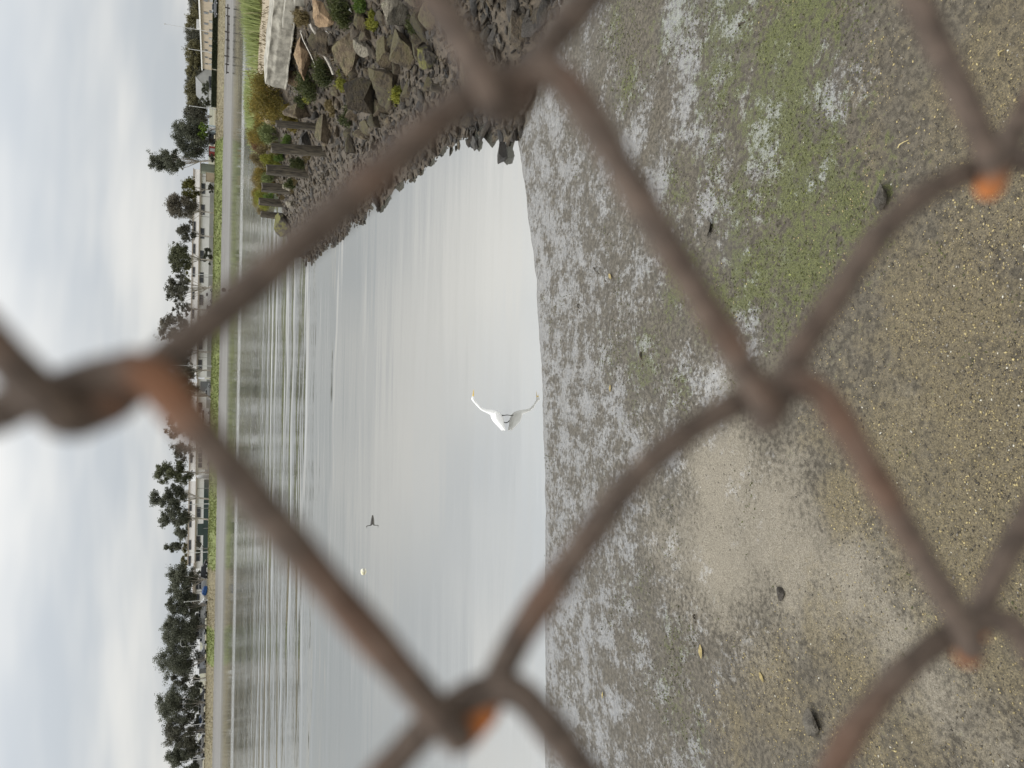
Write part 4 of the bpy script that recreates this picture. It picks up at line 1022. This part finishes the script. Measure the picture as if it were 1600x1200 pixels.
# grey gable shed beyond
xg0, xg1 = xof(140, 392), xof(104, 392); zg = zof(306, 120, 392)
gs = tag(empty('gable_shed', ((xg0 + xg1) / 2, 392, GZ)), 'grey gable end shed left of the beige block', 'building', 'buildings on the far bank')
hw = (xg1 - xg0) / 2
MB().prism([(-hw, -0.3), (hw, -0.3), (hw, 2.6), (0, zg - GZ), (-hw, 2.6)], 0, 25).build('wall', GW, gs)
MB().add([(-hw - .4, -0.5, 2.45), (0, -0.5, zg - GZ + .12), (0, 25.5, zg - GZ + .12), (-hw - .4, 25.5, 2.45), (hw + .4, -0.5, 2.45), (hw + .4, 25.5, 2.45)], [(0, 1, 2, 3), (1, 4, 5, 2)]).build('roof', ROOF, gs)
MB().box((-3.2, -0.09, 0), (1.2, -0.02, 2.1)).build('door', WIN, gs)

# containers, crates and sheds on the bank top
def container(name, y0, y1, v0, v1, Y, depth, mat, label, cat, lid=None):
    x0, x1 = xof(y1, Y), xof(y0, Y); z1 = zof(v0, (y0 + y1) / 2, Y); z0 = GZ - 0.02
    root = tag(empty(name, ((x0 + x1) / 2, Y, z0)), label, cat); h = z1 - z0; hw_ = (x1 - x0) / 2
    MB().box((-hw_, 0, 0), (hw_, depth, h)).build('body', mat, root, bevel=0.03)
    MB().box((-hw_ - 0.1, -0.12, h + 0.004), (hw_ + 0.1, depth + 0.12, h + 0.14)).build('roof', lid or mat, root)
    mb = MB()
    for x in np.arange(-hw_ + 0.25, hw_ - 0.1, 0.42): mb.box((x, -0.05, 0.1), (x + 0.18, -0.003, h - 0.12))
    mb.build('ribs', mat, root)
    MB().box((-0.4, -0.09, 0.05), (0.4, -0.055, min(2.0, h - 0.25))).build('door', lid or mat, root)
RED = paint('red_paint', (0.28, 0.045, 0.035)); TANB = paint('tan_box', (0.40, 0.32, 0.22)); SAGE = paint('sage_green', (0.24, 0.26, 0.20)); PBL = paint('pale_blue', (0.55, 0.63, 0.66)); BLU = paint('blue_tarp', (0.03, 0.11, 0.33))
container('storage_container', 227, 239, 326.5, 337, 216, 2.4, RED, 'dark red storage container under the big dark tree', 'container', GW)
container('storage_box', 269, 281, 322.5, 333, 218, 2.0, TANB, 'tan storage box in front of the white warehouse', 'box')
container('garden_shed', 256, 268, 314.5, 330, 220, 2.4, SAGE, 'sage green shed beside the tall dark eucalyptus', 'shed')
container('kiosk', 194, 205, 325, 336, 217, 2.2, PBL, 'pale blue box under the bright green tree', 'box', WT)
container('grey_trailer', 1044, 1052, 312, 323, 221, 2.3, GW, 'plain grey box trailer parked behind the silver van', 'trailer')
tp = at(322, 923, 220); tr = np.random.default_rng(3); Vt, Ft = rock_shape(3, tr, 6, (.5, .85), .1)
o = link('tarpaulin', mesh_np('tarpaulin', Vt * np.array([1.3, 1.0, 0.85]) + np.array([0, 0, 0.6]), Ft, None, True), BLU, None, (tp[0], 220, GZ)); tag(o, 'blue tarpaulin heap among the parked vans', 'tarpaulin')

# ------------------------------------------------------------------ vehicles
TY = paint('tyre', (0.02, 0.02, 0.02), 0.9); GLS = paint('car_glass', (0.03, 0.035, 0.04), 0.1); LMP = paint('lamp', (0.6, 0.58, 0.5), 0.2); RIMM = paint('wheel_rim', (0.4, 0.4, 0.4), 0.4)
PAINTS = {n_: paint(n_ + '_paint', c_, 0.3, 0.95) for n_, c_ in (('white', (.72, .72, .72)), ('silver', (.42, .43, .45)), ('black', (.02, .02, .024)), ('grey', (.16, .165, .17)), ('cream', (.62, .58, .48)), ('darkblue', (.03, .05, .1)))}
PROF = {  # (body outline, cabin outline, length, width)
 'sedan': ([(-2.2,.3),(2.2,.3),(2.25,.62),(1.35,.86),(-1.6,.88),(-2.2,.78)], [(-1.45,.87),(1.05,.86),(.45,1.4),(-.85,1.42)], 1.7),
 'suv': ([(-2.25,.35),(2.25,.35),(2.3,.75),(1.35,1.0),(-2.2,1.02)], [(-2.1,1.0),(1.15,1.0),(.6,1.68),(-1.85,1.72)], 1.85),
 'van': ([(-2.6,.35),(2.6,.35),(2.65,.85),(1.95,1.15),(-2.6,1.2)], [(-2.58,1.18),(1.85,1.15),(1.2,2.15),(-2.5,2.2)], 1.95),
 'pickup': ([(-2.6,.4),(2.6,.4),(2.65,.85),(1.5,1.05),(-2.6,1.05)], [(-.6,1.04),(1.3,1.04),(.75,1.72),(-.45,1.74)], 1.85),
 'rv': ([(-3.4,.45),(3.4,.45),(3.4,1.1),(-3.4,1.1)], [(-3.4,1.09),(3.1,1.09),(2.9,2.2),(3.2,2.35),(3.1,2.95),(-3.4,2.95)], 2.2)}
def vehicle(kind, colr, y, Y, label, flip=1):
    body, cab, wd = PROF[kind]; root = tag(empty('parked_' + {'sedan': 'car', 'suv': 'car', 'van': 'van', 'pickup': 'pickup', 'rv': 'camper'}[kind], (xof(y, Y), Y, GZ + 0.03), 0 if flip > 0 else math.pi), label,
               {'sedan': 'car', 'suv': 'car', 'van': 'van', 'pickup': 'pickup', 'rv': 'camper van'}[kind], 'vehicles parked on the far bank')
    MB().prism(body, -wd / 2, wd / 2).build('body', PAINTS[colr], root, bevel=0.06)
    MB().prism(cab, -wd / 2 + 0.08, wd / 2 - 0.08).build('cabin', PAINTS[colr], root, bevel=0.05)
    zs = [c[1] for c in cab]; z0, z1 = min(zs) + 0.1, max(zs) - 0.12
    if kind in ('van', 'rv'): z0 = z0 + (z1 - z0) * 0.42
    xl, xr = min(c[0] for c in cab) + 0.45, max(c[0] for c in cab) - 0.6
    nw = {'sedan': 2, 'suv': 3, 'van': 3, 'pickup': 1, 'rv': 4}[kind]
    for s_ in (-1, 1):
        yy = s_ * (wd / 2 - 0.08)
        for k in range(nw):
            a = xl + (xr - xl) * k / nw + 0.05; b = xl + (xr - xl) * (k + 1) / nw - 0.05
            MB().box((a, min(yy, yy + s_ * 0.02), z0), (b, max(yy, yy + s_ * 0.02), z1)).build('window', GLS, root)
        for xw in (-1.4 if kind != 'rv' else -2.0, 1.45 if kind != 'rv' else 2.2):
            wh = MB().tube([(xw, s_ * (wd / 2 - 0.22), 0.33), (xw, s_ * (wd / 2 + 0.01), 0.33)], 0.34, 14).build('wheel', TY, root)
            MB().tube([(xw, s_ * (wd / 2 + 0.012), 0.33), (xw, s_ * (wd / 2 + 0.03), 0.33)], 0.19, 10).build('rim', RIMM, wh)
        xe = max(c[0] for c in body); MB().box((xe - 0.08, s_ * wd * 0.36 - 0.15, 0.6), (xe + 0.03, s_ * wd * 0.36 + 0.15, 0.75)).build('headlight', LMP, root)
for a in [('pickup', 'white', 462, 221, 'white pickup in front of the warehouse by forked brown tree', 1), ('sedan', 'silver', 612, 222, 'silver car beside the grey roller door', 1),
          ('van', 'white', 653, 223, 'white van between the two sparse trees', -1), ('rv', 'cream', 713, 222, 'cream camper van beside the orange rusted wire', 1),
          ('suv', 'black', 889, 220, 'black car with pale things on its roof beside the green base', 1), ('van', 'white', 911, 223, 'white van behind the bent pale tree', -1),
          ('van', 'white', 950, 222, 'short white van left of the blue tarpaulin', 1), ('rv', 'white', 975, 223, 'white camper van under the large dark grove', 1),
          ('pickup', 'white', 996, 220, 'white pickup next to the lamp post with curved arm', -1), ('van', 'silver', 1027, 220, 'silver van in front of the white branched tree', 1),
          ('sedan', 'silver', 1088, 222, 'silver car under the dark round bush', 1), ('suv', 'white', 1108, 223, 'white car left of the silver one under the trees', -1),
          ('sedan', 'grey', 1137, 223, 'grey car between two lamp posts at left', 1), ('van', 'darkblue', 1128, 228, 'dark blue van in deep shade behind the lamp posts', 1),
          ('sedan', 'white', 1156, 221, 'white car near the left end of the bank', 1), ('suv', 'silver', 1172, 222, 'silver car next to the white camper at far left', -1),
          ('rv', 'white', 1194, 223, 'white camper van at the far left picture edge', 1), ('sedan', 'black', 480, 223, 'black car in front of the warehouse under thin trees', 1),
          ('suv', 'black', 128, 277, 'black car in front of the grey gable shed', 1), ('sedan', 'grey', 12, 213, 'dark grey car by the beige block at the right edge', -1),
          ('suv', 'grey', 212, 220, 'grey car between the pale blue box and the red container', 1)]: vehicle(*a)
CO = paint('orange_cone', (0.75, 0.16, 0.02))
p = at(330, 686, 220)
cn = tag(empty('traffic_cone', (p[0], 220, GZ)), 'small orange traffic cone on the grass edge', 'cone')
MB().tube([(0, 0, .04), (0, 0, .75)], [.2, .04], 12).build('cone', CO, cn, True); MB().box((-.25, -.25, 0), (.25, .25, .045)).build('base', TY, cn)

# ------------------------------------------------------------------ lamp posts
PST = paint('pale_post', (0.52, 0.52, 0.50), 0.5)
def lamp(yb, vt, label, Y=214.0, arm=0, rad=0.11, name='lamp_post'):
    x = xof(yb, Y, 330); zt_ = zof(vt, yb, Y); root = tag(empty(name, (x, Y, GZ - 0.1)), label, 'lamp post', 'lamp posts on the far bank'); h = zt_ - GZ + 0.1
    MB().tube([(0, 0, 0), (0, 0, h)], [rad, rad * 0.6], 10).build('pole', PST, root, True)
    MB().box((-.22, -.22, 0), (.22, .22, .25)).build('base', PST, root)
    if arm:
        MB().tube([(0, 0, h - .1), (arm * .5, 0, h + .25), (arm * 1.5, 0, h + .3), (arm * 2.1, 0, h + .05)], .05, 8).build('arm', PST, root, True)
        MB().box((arm * 2.1 - .35, -.12, h - .08), (arm * 2.1 + .35, .12, h + .06)).build('lamp_head', PST, root, bevel=0.03)
    else: MB().box((-.16, -.16, h + .002), (.16, .16, h + .22)).build('cap', PST, root, bevel=0.03)
for a in [(82, 296, 'pale pole in front of the beige block'), (170, 297, 'pale pole at the end of the hedge'), (430, 297, 'thin pale pole in front of the white warehouse'), (572, 261, 'tall pole with a small lamp rising behind the fence wire'),
          (787, 287, 'pale pole at the orange fence wire end'), (862, 286, 'lamp post with a curved arm beside the dark green base', 214, 1), (937, 289, 'pale leaning lamp post beside the white vans'),
          (1006, 284, 'lamp post with a short arm by the white pickup', 214, 1), (1061, 296, 'pale pole beside the dark round bush'), (1129, 290, 'first of two pale poles standing close together at left'),
          (1145, 292, 'second of two pale poles standing close together at left'), (1183, 283, 'pale pole at the far left by the campers'), (50, 258, 'very tall thin mast above the trees on the right')]:
    lamp(*a) if len(a) > 2 and len(a) != 3 else lamp(a[0], a[1], a[2], rad=0.07 if 'mast' in a[2] else 0.11, name='mast' if 'mast' in a[2] else 'lamp_post')

# ------------------------------------------------------------------ trees
TK = {'pale': simple('pale_bark', (0.26, 0.23, 0.19), (0.48, 0.44, 0.38), 2, 0.8), 'dark': simple('dark_bark', (0.06, 0.05, 0.04), (0.14, 0.12, 0.10), 2, 0.85)}
TL = {'dark': leafmat('dark_eucalypt', (0.045, 0.050, 0.034), (0.18, 0.185, 0.132)), 'grey': leafmat('grey_eucalypt', (0.045, 0.045, 0.032), (0.15, 0.145, 0.105)),
      'olive': leafmat('olive_crown', (0.07, 0.065, 0.03), (0.22, 0.195, 0.10)), 'brown': leafmat('brown_crown', (0.065, 0.058, 0.042), (0.19, 0.168, 0.125)),
      'yell': leafmat('yellow_green_crown', (0.06, 0.06, 0.015), (0.19, 0.18, 0.05)), 'green': leafmat('green_crown', (0.045, 0.050, 0.026), (0.165, 0.170, 0.095)), 'bright': leafmat('bright_green_crown', (0.08, 0.13, 0.02), (0.23, 0.31, 0.06))}
def tree(vt, vb, y0, y1, yt, mat, label, seed, Y=218.0, n=1500, nl=18, bark='pale', lobe=1.0, group='trees on the far bank', fork=1, name='tree', leafs=1.0):
    r = np.random.default_rng(seed + 2000)
    xa, xb = xof(y1, Y, (vt + vb) / 2), xof(y0, Y, (vt + vb) / 2); z1, z0 = zof(vt, (y0 + y1) / 2, Y), max(GZ + 0.2, zof(vb, (y0 + y1) / 2, Y))
    xt = xof(yt, Y, 330); root = tag(empty(name, (xt, Y, GZ - 0.05)), label, 'tree' if name == 'tree' else 'bush', group)
    cx, cz, W, H = (xa + xb) / 2 - xt, (z0 + z1) / 2 - GZ, (xb - xa) / 2 * 1.24, (z1 - z0) / 2 * 1.1
    lob = []; nl = int(nl * 1.6) if name == 'tree' else nl
    while len(lob) < nl:
        p = r.uniform(-1, 1, 3)
        if (p**2).sum() > 1 or (p**2).sum() < 0.12 and r.random() < .6: continue
        lob.append(p)
    lob = np.array(lob); lr = r.uniform(0.28, 0.50, nl) * min(W, H) * lobe
    lc = np.stack([cx + lob[:, 0] * (W - lr * .8), lob[:, 1] * (W * .8), cz + lob[:, 2] * (H - lr * .7)], 1)
    n = int(4.6 * n * np.clip(W * H / 9, .35, 2.4)); li = r.choice(nl, n, p=lr**2 / (lr**2).sum())
    ns = 15; so = unit(r.normal(size=(nl, ns, 3))) * r.uniform(.3, 1.45, (nl, ns, 1)) * np.array([1.25, 1.25, 0.9]); si = r.integers(0, ns, n)   # sprays within each limb's foliage
    so = so * np.where(r.random((nl, ns, 1)) < .2, .35, 1)
    cen = lc[li] + (so[li, si] + np.clip(r.normal(0, .19, (n, 3)), -.34, .34) * r.uniform(.5, 1.3, (nl, ns, 1))[li, si]) * lr[li][:, None]
    sz = r.uniform(0.08, 0.22, n) * leafs
    d1 = unit(r.normal(size=(n, 3)) + np.array([0, 0, -.4])) * sz[:, None]; d2 = unit(np.cross(d1, r.normal(size=(n, 3)))) * (sz * r.uniform(.4, .7, n))[:, None]
    v = np.clip(0.25 + 0.5 * r.random((nl, ns))[li, si] + r.normal(0, .2, n) - 0.1, 0, 1)
    V, Q, a = quads(cen, d1, d2, v)
    link('crown', mesh_np('crown', V, Q, {'v': a}), TL[mat], root)
    base = np.zeros(3); tops = []
    mb = MB(); hsp = max(0.25, (cz - H) * (0.75 if fork == 1 else 0.3)); rad = 0.07 + 0.013 * (cz + H)
    bend = r.normal(0, .12)
    split = np.array([cx * 0.4 + bend, 0, hsp]); mb.tube([(0, 0, -0.2), tuple(split * .5 + np.array([bend * .6, 0, 0])), tuple(split)], [rad, rad * .85, rad * .75], 8)
    for k in range(0, nl, 3 if fork else 2):
        m1 = split * 0.45 + lc[k] * 0.55 + np.array([0, 0, -.25]) + r.normal(0, .15, 3)
        mb.tube([tuple(split - np.array([0, 0, .1])), tuple(m1), tuple(lc[k])], [rad * (.55 if k < 6 else .3), rad * .26, rad * .08], 5)
    mb.build('trunk', TK[bark], root, True)
TREES = [
 (262,329,186,247,216,'dark','big round dark tree above the red container',dict(n=2600, nl=26, bark='dark')),
 (226,300,233,275,250,'dark','tall dark eucalyptus with a pale trunk rising above all others on the right',dict(n=1700, nl=20)),
 (307,327,191,217,200,'bright','small bright green tree above the pale blue box',dict(n=1500, nl=12, Y=215, bark='dark')),
 (281,313,280,316,295,'yell','yellow green tree with a forked trunk before the warehouse end',dict(n=1300, nl=14)),
 (256,311,303,350,333,'brown','brownish tree left of the yellow green tree',dict(n=1500, nl=20)),
 (272,309,350,380,370,'grey','thin grey tree before the warehouse',dict(n=1000, nl=12)),
 (257,305,378,428,407,'green','leafy green grey tree above the dark warehouse bush',dict(n=1600, nl=20)),
 (287,300,410,446,424,'yell','yellow green treetop showing over the warehouse roof',dict(n=1300, nl=10, Y=262)),
 (256,302,428,475,447,'grey','pale lacy tree with forked trunk by the white pickup',dict(n=1200, nl=24, lobe=.85, fork=0)),
 (266,302,470,494,485,'grey','very thin lacy tree beside the pale forked tree',dict(n=700, nl=10, lobe=.8)),
 (244,303,488,540,520,'brown','tall lacy brown tree with a bent trunk behind the fence wire',dict(n=1300, nl=22, lobe=.85)),
 (256,305,535,562,550,'grey','grey tree half covered by the upper fence wire',dict(n=1300, nl=14)),
 (240,308,556,604,580,'dark','dense dark tree behind the fence wire near the left knot',dict(n=1900, nl=20)),
 (237,311,584,637,625,'dark','dark tree with large forked pale branches by the roller door',dict(n=1700, nl=20, fork=0)),
 (254,302,638,692,668,'brown','bare brown tree between fence knot and white van',dict(n=1000, nl=20, lobe=.8, fork=0)),
 (262,305,690,722,700,'grey','thin tree almost hidden by the rusty orange wire',dict(n=900, nl=14)),
 (240,303,718,760,738,'green','light green grey tree just below the orange wire',dict(n=1500, nl=18)),
 (231,303,758,795,780,'dark','tall grey green eucalyptus left of the orange wire',dict(n=1500, nl=18)),
 (245,303,790,828,812,'dark','spreading eucalyptus with pale trunk before the green based building',dict(n=1400, nl=18)),
 (270,302,817,845,830,'dark','compact very dark tree behind the green based building',dict(n=1700, nl=12, Y=259, bark='dark')),
 (254,292,846,864,855,'dark','small dark pointed treetop over the roof',dict(n=2200, nl=16, Y=262, bark='dark')),
 (279,298,846,888,868,'olive','olive coloured treetop behind the roof of the green based building',dict(n=1500, nl=12, Y=261)),
 (254,312,880,938,905,'dark','wide dark tree with a bent pale trunk',dict(n=1900, nl=20)),
 (258,318,926,964,946,'dark','dark tree just right of the large grove',dict(n=1900, nl=16)),
 (246,320,954,1012,975,'dark','dense dark grove tree above the white campers',dict(n=2600, nl=24)),
 (234,316,1000,1060,1030,'dark','tall dark tree with white bare branches above the silver van',dict(n=2100, nl=22)),
 (265,300,1044,1074,1058,'grey','thin sparse tree between two dark trees at left',dict(n=900, nl=14, lobe=.85)),
 (239,318,1068,1128,1098,'dark','big dark tree leaning right above the silver and white cars',dict(n=2200, nl=24)),
 (247,318,1116,1170,1140,'grey','lighter grey brown tree behind the two close poles',dict(n=1900, nl=22)),
 (253,318,1156,1198,1175,'dark','dark tree above the cars at the far left',dict(n=2000, nl=18)),
 (280,318,1190,1225,1208,'dark','dark tree cut by the left picture edge',dict(n=1700, nl=14)),
]
for k, (a, b, c, d_, e_, mt, lb, kw) in enumerate(TREES): tree(a, b, c, d_, e_, mt, lb, k, **kw)
# row of olive trees behind the beige block
ROWL = ['at the right picture edge', 'above the tall mast foot', 'behind the roof vents', 'above the beige block middle', 'behind the pale pole', 'above the beige block end', 'over the gable shed', 'left of the gable shed', 'behind the second pale pole', 'beside the big round dark tree']
for k, (y, vt) in enumerate(((2, 289), (22, 294), (42, 287), (62, 284), (82, 286), (104, 286), (124, 288), (142, 285), (160, 287), (180, 284))):
    tree(vt, 328, y - 19, y + 19, y, 'olive' if k % 3 else 'grey', 'olive brown eucalyptus in the back row ' + ROWL[k], 60 + k, Y=430.0, n=1500, nl=30, leafs=1.7, group='row of eucalyptus behind the beige block')
BUSH = [(316,333,385,417,'dark','dark bush in front of the white warehouse wall',220), (328,335,478,492,'green','small dark bush beside the black car',217), (293,316,1054,1088,'dark','dark round bush between cars and lamp post',223),
        (308,330,152,166,'dark','dark bush at the left end of the hedge',279), (312,330,128,150,'dark','dark tree like bush beyond the hedge',300), (304,315,845,870,'grey','grey bush in front of the green based building',223),
        (305,318,893,903,'dark','dark bush beside the bent pale trunk',224), (292,317,935,1003,'dark','dark shrubbery behind the white campers',229), (296,318,1090,1200,'dark','long dark shrubbery behind the cars at left',231), (325,334,285,302,'grey','low grey bush at the forked trunk',217),
        (326,334,240,256,'dark','low dark bush beside the red container',217)]
for k, (a, b, c, d_, mt, lb, Y_) in enumerate(BUSH): tree(a, b, c, d_, (c + d_) / 2, mt, lb, 90 + k, Y=Y_, n=1900, nl=14, bark='dark', group='bushes on the far bank', name='bush')

# clipped hedge in four lengths on the right
HL = leafmat('hedge_leaf', (0.012, 0.018, 0.008), (0.05, 0.062, 0.025)); HB = simple('hedge_core', (0.012, 0.014, 0.008), (0.03, 0.035, 0.016), 3, 0.9)
for k, (ya, yb, lb) in enumerate(((-20, 19, 'at the right picture edge'), (21, 62, 'in front of the beige block doors'), (64, 105, 'before the end of the beige block'), (108, 165, 'running to the pale pole'))):
    x0, x1 = xof(yb, 213), xof(ya, 213); h = 1.15; root = tag(empty('hedge', ((x0 + x1) / 2, 213, GZ - .03)), 'dark clipped hedge length ' + lb, 'hedge', 'clipped hedge lengths'); hw_ = (x1 - x0) / 2
    MB().box((-hw_, -.5, 0), (hw_, .5, h)).build('core', HB, root, bevel=.1)
    n = 2600; cen = np.stack([r.uniform(-hw_, hw_, n), r.uniform(-.6, .6, n), r.uniform(.1, h + .1, n)], 1); face = r.random(n) < .6; cen[face, 1] = -.52 + r.normal(0, .06, face.sum()); cen[~face, 2] = h + r.normal(0.02, .05, (~face).sum())
    d1 = unit(r.normal(size=(n, 3))) * r.uniform(.08, .16, n)[:, None]; d2 = unit(np.cross(d1, r.normal(size=(n, 3)))) * .06
    V, Q, a = quads(cen, d1, d2, r.random(n)); link('foliage', mesh_np('foliage', V, Q, {'v': a}), HL, root)

bank_z = lambda Y_: np.interp(np.asarray(Y_, float) - BY0, [q_[0] for q_ in BPROF], [q_[1] for q_ in BPROF])
# grass and scrub on the far bank slope
GB = leafmat('bank_grass', (0.07, 0.085, 0.02), (0.20, 0.23, 0.07), (0.27, 0.25, 0.11)); GT = leafmat('bank_dry_grass', (0.10, 0.085, 0.04), (0.30, 0.25, 0.14))
n = 26000; x = r.uniform(-110, 120, n); dy = r.uniform(26.8, 33.5, n); z = bank_z(BY0 + dy)
gsel = (((x > -49) & (x < 61)) | ((x > -73) & (x < -64))) & (fbm(x * .35, dy * .5, 3, 44) > -.12)
for sel, nm, lb, mt, hh in ((gsel, 'bank_grass', 'green grass on the slope of the far bank', GB, (.15, .4)), (~gsel & (r.random(n) < .5), 'dry_bank_grass', 'dry tan grass on the ends of the far bank', GT, (.1, .3))):
    blades(np.stack([x[sel], BY0 + dy[sel], z[sel] - .08], 1), r.uniform(*hh, sel.sum()), nm, lb, mt, .09, .35, 8)

# old timbers and debris on the far mud
DT = simple('dark_timber', (0.03, 0.026, 0.022), (0.08, 0.07, 0.06), 2, .9)
def farpt(V, y): p = on_z(V, y, 0.6); return p
tp = at(354, 60, 194.0); root = tag(empty('ruined_jetty', (tp[0], 194.0, .5)), 'low dark ruined jetty timbers on the far mud at right', 'jetty')
for k in range(9): MB().tube([(-8 + k * 1.9, 0, -.4), (-8 + k * 1.9 + .05, 0, .5 + .25 * ((k * 7) % 3))], .16, 8).build('post', DT, root)
MB().box((-8.3, -.2, .25), (8, .15, .5)).build('beam', DT, root)
MB().box((-6, -1.2, .05), (5, -.9, .22)).build('beam', DT, root)
p = at(351, 699, 191.0); root = tag(empty('dead_branch', (p[0], 191.0, .38)), 'dark dead branch stranded on the far mud', 'branch')
mbr = MB(); mbr.tube([(-1.3, 0, .05), (-.3, .1, .25), (.8, 0, .2), (1.5, .1, .45)], [.12, .14, .1, .05], 6); mbr.tube([(-.3, .1, .25), (-.5, 0, 1.3)], [.08, .03], 5); mbr.tube([(.3, .1, .22), (.1, 0, .9), (.2, 0, 1.2)], [.08, .04, .02], 5); mbr.tube([(.8, 0, .2), (1.2, 0, .8)], [.06, .02], 5)
mbr.build('limb', DT, root)
p = at(354, 453, 189.0); o = link('tyre', MB().tube([(0, 0, 0), (0, .3, 0)], .5, 12).build('tmp', DT).data, DT, None, (p[0], 189.0, .72)); bpy.data.objects.remove(bpy.data.objects['tmp']); o.rotation_euler = (.5, 0, .3)
tag(o, 'lone dark tyre on the far mud', 'tyre')
